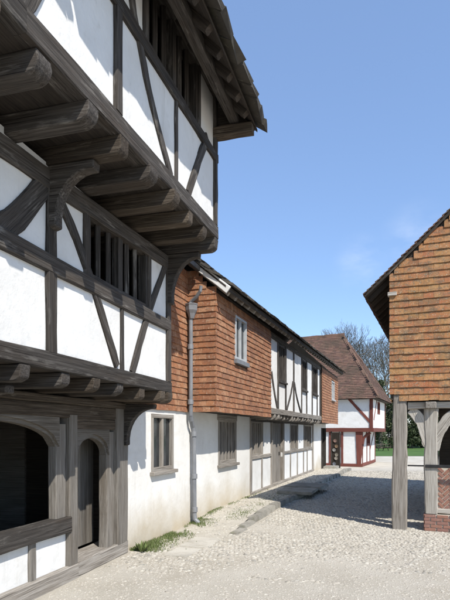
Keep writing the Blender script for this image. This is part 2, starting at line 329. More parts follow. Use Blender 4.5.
        if glass:
            e = [a0+fw]+xs+[a1-fw]
            for i in range(len(e)-1):
                p = s.lbox(o, 'pane', e[i], e[i+1], z0+fw, z1-fw, proud-.075, proud-.068, 'glass', 0)
        if sill: s.lbox(o, 'sill', a0-.05, a1+.05, z0-.06, z0+.003, proud-.1, proud+.07, m)
        for c in o.children: c.matrix_parent_inverse = o.matrix_basis.inverted()
        return o
def rounded_joist(par, u, n0, n1, z0, z1, wd, m):
    z0 += random.uniform(-.018, .012); h = z1-z0; e = random.uniform(-.045, .02); n1 += e; wd *= random.uniform(.88, 1.12); k = random.uniform(.35, .8)
    poly = [(0, random.uniform(-.01, .01)), (n1-n0-.15*k, 0), (n1-n0-.08*k, .018), (n1-n0-.035*k, h*.26), (n1-n0-random.uniform(.0, .02), h*.55), (n1-n0-random.uniform(0, .02), h), (0, h)]
    t_ = random.gauss(0, .02); return prism(par, 'joist', poly, (n0, u, z0), (math.sin(t_), -math.cos(t_), 0), (math.cos(t_), math.sin(t_), 0), (0, 0, 1), wd, m, .008)
def field(par, name, fr, org, ax, up, out, width, height, tw, gauge, th, m, keep=None, nobj=300, lap=.03, jit=1., irregular=0., vary=0., stuffname=None):
    """courses of tiles or slates on a plane: org + ax*a + up*b; the nearest nobj are parts, the rest one joined part"""
    org, ax, up, out = Vector(org), Vector(ax), Vector(up), Vector(out); T = []
    rows = int(math.ceil(height/gauge-.01))
    R = Matrix.Rotation(-fr.t, 3, 'Z'); O = Vector(fr.o)
    for r in range(rows):
        a = -tw*(.5 if r % 2 else 0)+(random.uniform(-.3, .3)*tw*irregular)
        while a < width-.01:
            wd = tw*(1+random.uniform(-vary, vary)); a0, a1 = max(a, 0), min(a+wd, width)
            if a1-a0 > .03 and (keep is None or keep((a0+a1)/2, (r+.5)*gauge)):
                p = org+ax*((a0+a1)/2)+up*(r*gauge); T.append((((R @ p)+O-cam.location).length, p, a1-a0, r))
            a += wd
    T.sort(key=lambda t: t[0])
    hh = gauge+lap; base = []
    for k in range(6):
        v = [(-.5, -th/2, 0), (.5, -th/2, 0), (-.5, th/2, 0), (.5, th/2, 0), (-.5, -th/2, hh), (.5, -th/2, hh), (-.5, th/2, hh), (.5, th/2, hh)]
        if irregular: v = [(x+random.uniform(-.03, .03)*irregular, y*(1+random.uniform(-.3, .5)*irregular), z+(random.uniform(-.03, .03)*irregular if z == 0 else 0)) for x, y, z in v]
        base.append(v)
    FF = [(0, 1, 5, 4), (2, 6, 7, 3), (0, 2, 3, 1), (4, 5, 7, 6), (0, 4, 6, 2), (1, 3, 7, 5)]
    meshes = []
    for k in range(6):
        me = pymesh(name, base[k], FF); setrnd(me, random.random()); me.materials.append(MT[m]); meshes.append(me)
    V, Fc, Rn = [], [], []
    for i, (dist, p, wd, r) in enumerate(T):
        ang = random.gauss(0, .008)*jit; tl = th/gauge*1.02+abs(random.gauss(0, .02))*jit
        M = frame_m(p+out*(th/2+.004+hh*tl*.8+random.uniform(0, .003)*jit)+up*random.gauss(0, .0025)*jit, ax, -out, up)   # local y points into the wall
        M = M @ Matrix.Rotation(ang, 4, 'Y') @ Matrix.Rotation(-tl, 4, 'X') @ Matrix.Diagonal((wd-.0025, 1, 1, 1))
        k = random.randrange(6)
        if i < nobj: link(meshes[k], name, par, None, M)
        else:
            n = len(V); V += [M @ Vector(q) for q in base[k]]; Fc += [[n+j for j in q] for q in FF]; Rn += [random.random()]*6
    if V: link(npmesh(name+'s', np.array(V), np.array(Fc), np.array(Rn)), stuffname or name+'_courses', par, m, kind='stuff')

# ------------------------------------------------------------------ ground
def gz(x, y):
    t = min(max((y-24)/8, 0), 1); return -.25*t*t*(3-2*t)
def sheet_mesh(name, xs, ys, dz=0., wob=0.):
    v = [(x, y, gz(x, y)+dz+random.uniform(-wob, wob)) for y in ys for x in xs]; nx = len(xs)
    return pymesh(name, v, [(j*nx+i, j*nx+i+1, (j+1)*nx+i+1, (j+1)*nx+i) for j in range(len(ys)-1) for i in range(nx-1)])
xs = sorted(set([-900, -300, -100, -50, -25, 25, 50, 100, 300, 900]+[x*.5 for x in range(-24, 33)]))
ys = sorted(set([-60, -30, -15, 50, 70, 100, 150, 250, 400, 700, 1500]+[y*.5 for y in range(-16, 85)]))
link(sheet_mesh('ground', xs, ys), 'ground', None, 'ground', kind='structure')
H1 = Frame(-1.58, 8.39, 371); H2 = Frame(-1.58, 8.39, 413); HA = Frame(3.24, 10.35, 440); H3 = Frame(8.385, 32.5, 460, -.25)
lx = [-60+i*2.5 for i in range(73)]; ly = [47, 50, 55, 60, 68, 76, 90, 120, 180]
link(sheet_mesh('lawn', lx, ly, .02, .01), 'lawn', None, 'lawn', kind='structure')
# ------------------------------------------------------------------ near timber-framed house with two jetties
sg = lambda u: .05*max(min(u, .3), -4.6)              # the old upper floor dips towards the camera end
L1 = -9.0
r1 = thing('timber_framed_house', 'tall double-jettied white and dark timber-framed house nearest on the left', 'house', H1.o, -H1.t)
n1, n2 = .75, 1.5
# ground floor
g = Wall(r1, H1, 'n', 0.)
g.beam('sill_beam', [(L1, .09), (-1.50, .09)], .2, 'oak_grey', .07, .22)
g.beam('threshold', [(-1.50, .10), (-.02, .10)], .2, 'oak_grey', .06, .42)
g.beam('rail', [(L1, .725), (-1.66, .725)], .20, 'oak', .07, .2)
for a in (-2.39, -3.3, -4.2, -5.2): g.beam('stud', [(a, .17), (a, .64)], .12, 'oak_mid', .02)
g.beam('post', [(-1.58, .18), (-1.58, 2.12)], .2, 'oak_mid', .05, .22)
g.beam('post', [(-.2, .18), (-.2, 2.34)], [.34, .40], 'oak_mid', .06, .26)
g.beam('post', [(-4.55, .8), (-4.55, 2.12)], .22, 'oak_mid', .05, .22)
g.beam('window_jamb', [(-1.80, .80), (-1.80, 2.0)], .22, 'oak_mid', 0, .12)
g.beam('window_jamb', [(-4.33, .80), (-4.33, 2.0)], .22, 'oak_mid', 0, .12)
g.beam('door_jamb', [(-.49, .18), (-.49, 1.9)], .22, 'oak_mid', 0, .14)
g.beam('lintel', [(L1, 2.17), (-.02, 2.17)], .17, 'oak_brown', .045, .2)
g.beam('jetty_plate', [(L1, 2.30), (-.02, 2.30)], .09, 'oak_brown', .09, .25)
g.t = [t for t in g.t if t[0][1] < .75]
g.panels(L1, -1.6, .1, .66, [], 'plaster_up', back=.012)
def arch_head(name, a0, a1, zs, za, zt, o, d, m, order=0.):
    """timber head cut to a four-centred arch"""
    lo = []; N = 20
    for i in range(N+1):
        x = 2*i/N-1; z = zs+(za-zs)*((1-abs(x)**2.6)**.55*.82+.18*(1-abs(x))); lo.append((a0+(a1-a0)*i/N, z))
    v = [g.p3(a, z, o) for a, z in lo]+[g.p3(a, zt, o) for a, z in lo]; n = len(lo)
    v += [p-Vector((d, 0, 0)) for p in v]; f = []
    for i in range(n-1):
        f += [(i, i+1, n+i+1, n+i), (2*n+i+1, 2*n+i, 3*n+i, 3*n+i+1), (i, 2*n+i, 2*n+i+1, i+1), (n+i, n+i+1, 3*n+i+1, 3*n+i)]
    f += [(0, n, 3*n, 2*n), (n-1, 3*n-1, 4*n-1, 2*n-1)]
    o_ = link(bmfix(name, v, f), name, r1, m); return lo
for k, (dz, oo, dd) in enumerate(((0, -.01, .10), (.05, .03, .05))):
    lo = arch_head('window_arch', -4.22-.03*k, -1.91+.03*k, 1.72, 2.03+dz, 2.087, oo, dd, 'oak_mid')
    lo = arch_head('door_arch', -1.475, -.61+.03*k, 1.56, 1.82+dz, 1.935, oo, dd, 'oak_mid')
g.beam('door_lintel', [(-1.47, 2.01), (-.39, 2.01)], .145, 'oak_brown', .035, .16)
# plank door standing open inside, planks one by one

door = g.lbox(r1, 'door', -1.40, -.32, .30, .42, -.455, -.425, 'oak_mid')       # ledge that carries the planks
for i in range(6):
    a = -1.44+.19*i
    g.lbox(door, 'plank', a+.002, a+.188, .21, 1.95, -.423-random.uniform(0, .004), -.39, 'oak_mid', .005).matrix_parent_inverse = door.matrix_basis.inverted()
lg = g.lbox(door, 'ledge', -1.40, -.32, 1.45, 1.57, -.455, -.425, 'oak_brown'); lg.matrix_parent_inverse = door.matrix_basis.inverted()
# first jetty
for u in [-.38-.645*i for i in range(14)]+[-.02-.05]: rounded_joist(r1, u, -.6, n1+.045, 2.345, 2.50, .155, 'oak_brown' if random.random() < .4 else 'oak')
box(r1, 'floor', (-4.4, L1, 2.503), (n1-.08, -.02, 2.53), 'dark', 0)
f1 = Wall(r1, H1, 'n', n1)
f1.beam('bressummer', [(L1, 2.588), (0.02, 2.588)], .17, 'oak', .03, .2)
f1.beam('rail', [(L1, 3.53), (-.02, 3.53)], .18, 'oak', .035)
f1.beam('wall_plate', [(L1, 4.50-.23), (-4.6, 4.50-.23)], .2, 'oak', .03)
f1.beam('wall_plate', [(-4.6, 4.50-.23), (0, 4.50)], .2, 'oak', .03)
for a in (-3.15, -5.6, -7.8): f1.beam('post', [(a, 2.67), (a, 4.30)], .15, 'oak', .03)
f1.beam('corner_post', [(-.065, 2.67), (-.065, 4.45)], .13, 'oak', .032)
for a in (-1.62,): f1.beam('stud', [(a, 2.67), (a, 3.45)], .085, 'oak', .015)
for a, zt in ((-2.49, 4.28), (-.78, 4.38)): f1.beam('stud', [(a, 3.61), (a, zt)], .085, 'oak', .02)
f1.beam('brace', [f1.P(56, 192), f1.P(76, 238), f1.P(96, 295), f1.P(117, 366)], [.15, .13, .13, .13], 'oak', .018)
f1.beam('brace', [f1.P(167, 262), f1.P(152, 303), f1.P(142, 335), f1.P(132, 373)], [.11, .13, .13, .14], 'oak', .018)
f1.beam('brace', [f1.P(-8, 233), f1.P(18, 217), f1.P(46, 182)], [.24, .24, .2], 'oak', .018)
f1.panels(L1, -.05, 2.6, 4.5, [(-2.45, -.82, 3.55, 4.46)], 'plaster_up', back=.01)
f1.window(-2.45, -.82, 3.60, 4.42, 'oak', bars=5, fw=.07, barw=.06, glass=False, diamond=True, thickbars=(2,), proud=0)
def bracket(u, n0, z0, n1_, z1, wd, th, m, bow=.35):
    """curved bracket from the face of a post up to a joist"""
    w_, h_ = n1_-n0, z1-z0; N_ = 9; e_ = wd*.62
    arc = [(w_*(1-math.cos(t)) *.985+e_*(1-t/(math.pi/2)), h_*math.sin(t)-e_*(t/(math.pi/2))) for t in [math.pi/2*k/N_ for k in range(N_+1)]]
    poly = [(0, -.02)]+arc+[(w_, h_), (0, h_)]
    prism(r1, 'jetty_bracket', poly, (n0, u, z0), (0, -1, 0), (1, 0, 0), (0, 0, 1), th, m, .01)
bracket(-.10, .03, 1.70, .56, 2.33, .12, .13, 'oak')
bracket(-3.5, .03, 1.70, .56, 2.33, .12, .13, 'oak')
bracket(-3.15, n1+.01, 3.88, n1+.50, 4.46, .13, .13, 'oak')
bracket(-.07, n1+.01, 3.86, n1+.52, 4.60, .12, .12, 'oak')
# second jetty
for u in [.0-.06]+[-.56-.635*i for i in range(13)]:
    rounded_joist(r1, u, -.2, n2+.06, 4.60+sg(u)+.03, 4.80+sg(u), .18, 'oak_brown' if random.random() < .5 else 'oak')
def slope_slab(par, name, prof, us, zo, m):
    """profile polygon (n, z) swept along u with its height following zo(u)"""
    v, f = [], []; n = len(prof)
    for u in us: v += [(a, u, b+zo(u)) for a, b in prof]
    for i in range(len(us)-1): f += [(i*n+j, i*n+(j+1) % n, (i+1)*n+(j+1) % n, (i+1)*n+j) for j in range(n)]
    f += [tuple(range(n)), tuple(range(len(v)-n, len(v)))]
    return link(bmfix(name, v, f), name, par, m)
slope_slab(r1, 'floor', [(-4.4, 4.803), (n2-.08, 4.803), (n2-.08, 4.83), (-4.4, 4.83)], [L1, -4.6, -.02], sg, 'dark')
f2 = Wall(r1, H1, 'n', n2)
Z = lambda u, z: (u, z+sg(u))
def sb(name, z, w, m='oak', proud=.03, d=.2):
    f2.beam(name, [Z(L1, z), Z(-4.6, z)], w, m, proud, d); return f2.beam(name, [Z(-4.6, z), Z(0.02, z)], w, m, proud, d)
sb('bressummer', 4.90, .2); sb('rail', 6.02, .14); sb('wall_plate', 6.98, .18)
for a in (-3.23, -5.6, -7.8): f2.beam('post', [Z(a, 5.0), Z(a, 6.92)], .125, 'oak', .03)
f2.beam('corner_post', [Z(-.06, 5.0), Z(-.06, 6.92)], .115, 'oak', .032)
f2.beam('stud', [Z(-1.70, 5.0), Z(-1.70, 5.96)], .085, 'oak', .015)
for a in (-2.6, -.83): f2.beam('stud', [Z(a, 6.08), Z(a, 6.92)], .08, 'oak', .02)
f2.beam('brace', [f2.P(128, -60), f2.P(132, 0), f2.P(141, 50), f2.P(152, 105), f2.P(171, 176)], .115, 'oak', .018)
f2.beam('brace', [f2.P(207, 138), f2.P(199, 160), f2.P(188, 194)], [.15, .14, .13], 'oak', .018)
f2.beam('brace', [f2.P(18, 6), f2.P(40, -30), f2.P(70, -110)], .2, 'oak', .018)
f2.panels(L1, -.05, 4.6, 6.98, poly=[(L1, 4.87-.23), (-4.6, 4.87-.23), (-.05, 4.87), (-.05, 6.98), (-4.6, 6.98-.23), (L1, 6.98-.23)], holes=[(-2.56, -.87, 6.06+sg(-1.7)-.04, 6.96)], m='plaster_up', back=.01)
f2.window(-2.56, -.87, 6.06+sg(-1.7)-.02, 6.90, 'oak', bars=5, fw=.07, barw=.06, glass=False, diamond=True, thickbars=(2,), proud=0)
# shell
def gable(name, u, th, m, prof): return prism(r1, name, prof, (0, u, 0), (0, -1, 0), (1, 0, 0), (0, 0, 1), th, m)
prof1 = [(-4.4, 0), (-.03, 0), (-.03, 2.33), (n1-.03, 2.5), (n1-.03, 4.58), (n2-.03, 4.8), (n2-.03, 7.05), (-1.45, 10.0), (-4.4, 7.05)]
gable('end_wall', -.085, .06, 'dark', prof1); gable('end_wall', L1+.05, .06, 'plaster_up', [(a, b-(.24 if b > 4.6 else 0)) for a, b in prof1])  # far end wall coloured dark to stand for shade in the rooms
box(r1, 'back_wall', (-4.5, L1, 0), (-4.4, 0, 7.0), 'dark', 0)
box(r1, 'lit_wall_patch', (-4.35, -.17, .02), (-1.72, -.125, 2.3), 'oak_mid', 0); box(r1, 'partition', (-4.4, -7.0, .0), (-.75, -6.95, 2.33), 'dark', 0)  # first box is added, its paler tone painting the faintly lit inner wall
# eaves and roof
EN, EZ, PT = 2.10, 6.27, math.radians(45)
for u in (-.05, -3.23, -6.4): timber(r1, 'tie_beam', [(n2-.1, u, 6.36+sg(u)), (EN-.02, u, 6.36+sg(u))], .15, .15, (0, 1, 0), 'oak_brown')
timber(r1, 'eaves_plate', [(EN-.3, L1, 6.53-.23), (EN-.3, -4.6, 6.53-.23)], .13, .14, (1, 0, 0), 'oak'); timber(r1, 'eaves_plate', [(EN-.3, -4.6, 6.53-.23), (EN-.3, .10, 6.53)], .13, .14, (1, 0, 0), 'oak')
for i in range(21):
    u = .06-.44*i
    timber(r1, 'rafter', [(EN-.05, u, EZ+.13+sg(u)), (-1.4, u, EZ+.08+sg(u)+(EN+1.42)*math.tan(PT))], .10, .10, (1, 0, 1), 'dark', seg=.6)
for k in range(4):     # short boards closing the end of the eaves
    za_, zb_ = 6.445+.14*k, 6.445+.14*(k+1)-.006; rr = lambda z: EN+(EZ+.06-z)/math.tan(PT)
    if rr(zb_) > n2+.05: prism(r1, 'eaves_board', [(n2-.02, za_), (rr(za_), za_), (rr(zb_), zb_), (n2-.02, zb_)], (0, .0+.004*k, 0), (0, -1, 0), (1, 0, 0), (0, 0, 1), .03, 'oak')
RI = -1.45
us = [L1-.2, -4.6, .17]
def roof_deck(par, en, ez, pt, ri, nb, us, zo, m, off=.14, th=.03):
    zr = ez+(en-ri)*math.tan(pt); c = 1/math.cos(pt)
    zb = zr-(ri-nb)*math.tan(pt)
    return slope_slab(par, 'roof', [(en, ez+off), (ri, zr+off), (nb, zb+off), (nb, zb+off+th*c), (ri, zr+off+th*c), (en, ez+off+th*c)], us, zo, m), zr
rf, ZR = roof_deck(r1, EN, EZ, PT, RI, -5.2, us, sg, 'dark')
s2 = math.sqrt(.5)
fr_slope = math.atan(.05)
dU = Vector((0, math.cos(fr_slope), math.sin(fr_slope)))
upv = Vector((-s2, 0, s2)); outv = dU.cross(upv)*-1; outv = Vector((s2, 0, s2)); upv2 = dU.cross(outv)*-1
upv2 = outv.cross(dU) if outv.cross(dU).z > 0 else -outv.cross(dU)
# slates overhang the deck edge; the near part of the roof follows the dip
field(r1, 'slate', H1, Vector((EN+.06, -4.6, EZ+.14+.045-.06-.23)), dU, upv2, outv, 4.82, 5.2, .36, .28, .06, 'slate', nobj=60, lap=.12, irregular=1.7, vary=.35, jit=2.2)
field(r1, 'slate', H1, Vector((EN+.06, L1-.2, EZ+.14+.045-.06-.23)), (0, 1, 0), (-s2, 0, s2), (s2, 0, s2), 4.55, 5.2, .42, .30, .045, 'slate', nobj=0, lap=.12, irregular=1., vary=.3, jit=1.6)
for i in range(24): prism(r1, 'ridge_tile', [(-.22, -.2), (0, .03), (.22, -.2), (.2, -.23), (0, -.01), (-.2, -.23)], (RI, .0-.385*i, ZR+.27+sg(-.385*i)), (0, -1, 0), (1, 0, 0), (0, 0, 1), .38, 'slate')

# ------------------------------------------------------------------ long house: tile-hung bays and close studding
r2 = thing('long_house', 'long low white house with red hung tiles and a central timbered jetty', 'house', H2.o, -H2.t)
J = .60
w0 = Wall(r2, H2, 'n', 0.)
UB, UT, UE = 2.44, 6.75, 20.5                          # tile bay starts, timbered part starts, house ends
UF = 15.4
win_a = (.88, 1.77, 1.20, 2.22); win_b = (4.24, 5.57, 1.12, 2.24)
w0.sheet('ground_wall', .03, 6.83, -.05, 2.32, [win_a, win_b], 'plaster', .3)
w0.window(*win_a, 'oak_grey', bars=1, fw=.07, barw=.07, cross=0, sill=True, proud=.02)
w0.window(*win_b, 'oak_grey', bars=4, fw=.10, barw=.055, proud=.02, sill=True)
w0.lbox(r2, 'lintel', 4.18, 5.63, 2.18, 2.32, -.2, .015, 'oak_grey')
# timber-framed ground storey
for a in (6.87, 9.2, 10.85, 16.6): w0.beam('post', [(a, .2), (a, 2.3)], .17 if a != 16.6 else .2, 'oak_grey', .03)
w0.beam('sill_beam', [(6.8, .13), (16.75, .13)], .17, 'oak_grey', .05)
w0.beam('head_beam', [(6.8, 2.26), (16.75, 2.26)], .12, 'oak', .035)
w0.beam('rail', [(6.95, 1.17), (9.12, 1.17)], .11, 'oak_grey', .03); w0.beam('rail', [(10.93, 1.17), (16.5, 1.17)], .11, 'oak_grey', .03)
for a in (8.05, 12.0, 13.25, 14.5, 15.3): w0.beam('stud', [(a, .2), (a, 1.12)], .09, 'oak_grey', .02)
for a in (8.1, 12.0, 13.3, 14.6): w0.beam('stud', [(a, 1.22), (a, 2.2)], .09, 'oak_grey', .02)
hw = [(6.96, 8.06, 1.2, 2.22), (12.05, 13.25, 1.2, 2.22), (14.65, 16.3, 1.2, 2.22)]
w0.panels(6.85, 16.7, .1, 2.3, hw+[(9.28, 10.77, .1, 2.22)], 'plaster_up', back=.01)
for h in hw: w0.window(*h, 'oak_grey', bars=4, fw=.07, barw=.05, proud=.005)
dd = w0.lbox(r2, 'door', 9.29, 10.76, .35, .48, -.14, -.11, 'oak')
for i in range(6):
    a = 9.285+.246*i; p = w0.lbox(dd, 'plank', a+.003, a+.243, .215, 2.2, -.108-random.uniform(0, .005), -.07, 'oak_grey', .004); p.matrix_parent_inverse = dd.matrix_basis.inverted()
p = w0.lbox(dd, 'handle', 10.45, 10.50, 1.1, 1.22, -.07, -.04, 'black', .004); p.matrix_parent_inverse = dd.matrix_basis.inverted()
w0.sheet('ground_wall', 16.72, 20.2, -.3, 2.3, [(18.75, 20.05, -.31, 2.1)], 'plaster', .25, back=-.04)
for a in (18.78, 20.02): w0.beam('door_post', [(a, -.15), (a, 2.1)], .1, 'oak', .08, .2)
w0.lbox(r2, 'wall_back', 18.7, 20.1, -.3, 2.3, -1.2, -1.1, 'dark', 0)
# jetty floor, joists and studded upper storey
JN = J-.05
for i in range(19): 
    u = UT+.12+.46*i
    rounded_joist(r2, u, -.3, JN+.05, 2.26, 2.40, .15, 'oak_grey')
box(r2, 'floor', (-.6, 2.45, 2.403), (J-.1, UE-.05, 2.43), 'dark', 0)
w1 = Wall(r2, H2, 'n', JN)
w1.beam('bressummer', [(UT, 2.49), (UF+.9, 2.49)], .17, 'oak_grey', .05, .2)
w1.beam('wall_plate', [(UT, 4.62), (UF, 4.62)], .16, 'oak', .03)
for a in (7.85, 8.85, 10.02, 11.35, 12.3, 13.45, 14.6, 15.3): w1.beam('stud', [(a, 2.57), (a, 4.55)], .11 if a != 10.02 else .14, 'oak', .02)
w1.beam('brace', [w1.P(271.5, 372), w1.P(274, 390), w1.P(277.3, 408)], .12, 'oak', .015)
w1.beam('brace', [(9.9, 3.55), (9.55, 3.1), (9.0, 2.6)], .11, 'oak', .015); w1.beam('brace', [(10.14, 3.55), (10.5, 3.1), (11.2, 2.6)], .11, 'oak', .015)
uw = [(7.92, 8.78, 3.42, 4.53), (11.42, 12.22, 3.42, 4.53), (13.52, 14.52, 3.42, 4.53)]
w1.panels(UT, UF, 2.5, 4.6, uw, 'plaster_up', back=.01)
for h in uw: w1.window(*h, 'oak', bars=2, fw=.07, barw=.05, proud=.005, sill=True)
# hung tiles: base walls and courses
w2 = Wall(r2, H2, 'n', J); G = .117
wu = (3.61, 4.42, 3.50, 4.46)
w2.sheet('upper_wall', UB+.02, UT-.005, 2.33, 4.75, [wu], 'dark', .12)
w2.window(*wu, 'grey_paint', bars=1, fw=.055, barw=.045, cross=0, proud=.05)
w2.lbox(r2, 'sill', wu[0]-.06, wu[1]+.06, wu[2]-.10, wu[2]-.003, -.02, .10, 'lead', .004)
def keepw(a, b): u, z = UB-.012+a, 2.30+b; return not (wu[0]-.02 < u < wu[1]+.02 and wu[2]-.10 < z < wu[3]+.0)
field(r2, 'tile', H2, (J, UB-.012, 2.30), (0, 1, 0), (0, 0, 1), (1, 0, 0), UT-UB+.012, 2.3, .165, G, .015, 'tile', keepw, 230)
wr = Wall(r2, H2, 'u', UB+.015)
wr.sheet('return_wall', .0, J-.005, 2.33, 4.72, [], 'dark', .12)
field(r2, 'tile', H2, (.01, UB+.015, 2.30), (1, 0, 0), (0, 0, 1), (0, -1, 0), J+.022, 2.95, .165, G, .015, 'tile', lambda a, b: b < 2.22+(J-a)*.84+.17, 110)
w0.sheet('upper_wall', .03, UB, 2.325, 5.1, [], 'dark', .12)
field(r2, 'tile', H2, (0, .05, 2.30), (0, 1, 0), (0, 0, 1), (1, 0, 0), UB-.07, 2.8, .165, G, .015, 'tile', None, 0)
w2.sheet('upper_wall', UF+.005, UE, 2.33, 4.75, [(18.2, 19.1, 3.45, 4.35)], 'dark', .12)
w2.window(18.2, 19.1, 3.45, 4.35, 'grey_paint', bars=1, fw=.06, proud=.05, sill=True)
field(r2, 'tile', H2, (J, UF, 2.30), (0, 1, 0), (0, 0, 1), (1, 0, 0), UE-UF, 2.3, .165, G, .015, 'tile', lambda a, b: not (18.18 < UF+a < 19.12 and 3.35 < 2.3+b < 4.36), 0)
w2.lbox(r2, 'soffit_board', UB+.02, UT, 2.325, 2.345, -.5, -.005, 'oak', 0)
# eaves and roof of the long house
P2 = math.radians(39.6); T2 = math.tan(P2); E2, EZ2 = J+.26, 4.62
zr2 = lambda n: EZ2+(E2-n)*T2
RI2, NB2 = -1.7, -4.6
flat = lambda u: .012*(u-2.4)
rfm, zrr = roof_deck(r2, E2, EZ2, P2, RI2, NB2, [UB-.09, UE+.15], flat, 'dark', .10)
rf0, _ = roof_deck(r2, .24, zr2(.24), P2, RI2, NB2, [.1, UB-.095], lambda u: 0, 'dark', .10)
for i in range(40):
    u = UB+.15+.46*i
    timber(r2, 'rafter', [(E2-.02, u, EZ2+.03+flat(u)), (-1.0, u, EZ2+.03+flat(u)+(E2+.98)*T2)], .09, .10, (math.sin(P2), 0, math.cos(P2)), 'oak_grey', seg=.7)
timber(r2, 'fascia', [(E2+.015, UB+.02, EZ2+.10), (E2+.015, UE+.14, EZ2+.10+flat(UE))], .10, .03, (1, 0, 0), 'oak', seg=1.5)
cs, sn = math.cos(P2), math.sin(P2)
dU2 = Vector((0, 1, .012)).normalized()
field(r2, 'slate', H2, Vector((E2+.07, UB-.14, EZ2+.10+.035-.05)), dU2, (-sn, 0, cs) if 0 else (-cs, 0, sn), (sn, 0, cs), UE+.3-UB, 3.4, .40, .27, .04, 'slate', nobj=110, lap=.11, irregular=1., vary=.3, jit=1.5)
field(r2, 'slate', H2, Vector((.30, .1, zr2(.24)+.10+.035-.05)), (0, 1, 0), (-cs, 0, sn), (sn, 0, cs), UB-.26, 2.6, .40, .27, .04, 'slate', nobj=0, lap=.11, irregular=1., vary=.3, jit=1.5)
timber(r2, 'barge_board', [(E2+.05, UB-.07, EZ2+.045), (.10, UB-.07, zr2(.10)+.075)], .15, .03, (0, 1, 0), 'white', .003)
box(r2, 'back_wall', (-4.2, .1, -.2), (-4.1, UE, 4.0), 'plaster_up', 0)
pg = [(-4.15, -.3), (-.03, -.3), (-.03, 2.3), (J-.03, 2.4), (J-.03, 4.72), (RI2, zrr+.05), (-4.15, zrr-(RI2+4.15)*T2)]
prism(r2, 'end_wall', pg, (0, UE-.07, 0), (0, -1, 0), (1, 0, 0), (0, 0, 1), .1, 'plaster_up')
# rainwater goods: gutter, hopper, downpipe
dp = thing('downpipe', 'grey lead downpipe with hopper head in the corner of the hung tiles', 'downpipe', tuple(H2.world(2.36, .1)), -H2.t)
def dl(u, n, z): return (n-.1, u-2.36, z)
tube(dp, 'swan_neck', [dl(2.30, .36, 4.78), dl(2.31, .34, 4.68), dl(2.34, .24, 4.58), dl(2.36, .12, 4.50), dl(2.36, .10, 4.40)], .035, 'lead')
revolve(dp, 'hopper_head', [(.05, 0), (.065, .04), (.085, .10), (.12, .16), (.125, .26), (.135, .27), (.135, .29), (.11, .29)], dl(2.36, .13, 4.16), 'lead', 8)
tube(dp, 'pipe', [dl(2.37, .11, 4.20), dl(2.37, .11, 2.22)], .042, 'lead', 10)
tube(dp, 'pipe', [dl(2.37, .11, 2.25), dl(2.40, .11, 2.13), dl(2.52, .10, 2.0), dl(2.55, .10, 1.86)], .042, 'lead', 10)
tube(dp, 'pipe', [dl(2.55, .10, 1.90), dl(2.585, .10, .14)], .046, 'lead', 10)
tube(dp, 'shoe', [dl(2.585, .10, .2), dl(2.585, .11, .12), dl(2.59, .2, .04)], .05, 'lead', 10)
for u, z in ((2.37, 3.6), (2.37, 2.5), (2.55, 1.86), (2.57, 1.0), (2.583, .32)): revolve(dp, 'collar', [(.05, -.05), (.062, -.045), (.062, .045), (.05, .05)], dl(u, .105, z), 'lead', 10)
gu = timber(r2, 'gutter', [(.30, .2, zr2(.24)+.02), (.30, 2.30, zr2(.24)-.01)], .11, .08, (1, 0, 0), 'black', .002)
# board beside the far doorway
db = thing('display_board', 'tall dark board hung with round coloured plates beside the far doorway', 'board', tuple(H2.world(20.35, .55, -.22)), -H2.t-.15)
box(db, 'panel', (-.28, -.03, .06), (.22, .03, 2.1), 'dark')
for x in (-.25, .19): box(db, 'leg', (x-.03, -.045, 0), (x+.03, .045, 2.15), 'oak')
for i in range(6):
    o = revolve(db, 'plate', [(.03, 0), (.085, .012), (.09, .03), (.075, .03), (.04, .02)], (-.03+random.uniform(-.1, .1), -.035, .5+.23*i+random.uniform(-.04, .04)), 'plate', 12, (0, -1, 0)); setrnd(o.data, random.random())

# ------------------------------------------------------------------ market hall on posts
ra = thing('market_hall', 'open-sided hall on posts with orange lichened tile-hung gable on the right', 'hall', HA.o, -HA.t)
HL, HWD, HZ = 8.0, 5.2, 2.50
PA = math.radians(42.5); TA = math.tan(PA); EAN, EAZ = -.47, 4.60; RIA = HWD/2; ZRA = EAZ+(RIA-EAN)*TA
za = lambda n: EAZ+(min(n, HWD-n)-EAN)*TA
fa = Wall(ra, HA, 'u', 0.); GA = .130
prism(ra, 'gable_wall', [(.0, HZ+.03), (HWD, HZ+.03), (HWD, za(HWD)-.02), (RIA, ZRA-.02), (0, za(0)-.02)], (0, .08, 0), (0, -1, 0), (1, 0, 0), (0, 0, 1), .1, 'dark')
prism(ra, 'gable_wall', [(.0, HZ+.03), (HWD, HZ+.03), (HWD, za(HWD)-.02), (RIA, ZRA-.02), (0, za(0)-.02)], (0, HL-.08, 0), (0, -1, 0), (1, 0, 0), (0, 0, 1), .1, 'dark')
box(ra, 'side_wall', (.03, .13, HZ+.03), (.12, HL-.13, za(0)-.05), 'dark', 0); box(ra, 'side_wall', (HWD-.12, .13, HZ+.03), (HWD-.03, HL-.13, za(0)-.05), 'dark', 0)
field(ra, 'tile', HA, (-.03, .03, HZ), (1, 0, 0), (0, 0, 1), (0, -1, 0), HWD+.06, 5.2, .18, GA, .017, 'tile_hall', lambda a, b: HZ+b+.02 < za(a-.03)-.04 and not (b < GA and a < .16), 300, jit=1.3)
field(ra, 'tile', HA, (.03, HL, HZ), (0, -1, 0), (0, 0, 1), (-1, 0, 0), HL-.03, 2.4, .18, GA, .017, 'tile_hall', None, 0)
slope_slab(ra, 'roof', [(EAN, EAZ), (RIA, ZRA), (HWD-EAN, EAZ), (HWD-EAN, EAZ+.04), (RIA, ZRA+.04), (EAN, EAZ+.04)], [-.05, HL+.05], lambda u: 0, 'dark')
ca, sa = math.cos(PA), math.sin(PA)
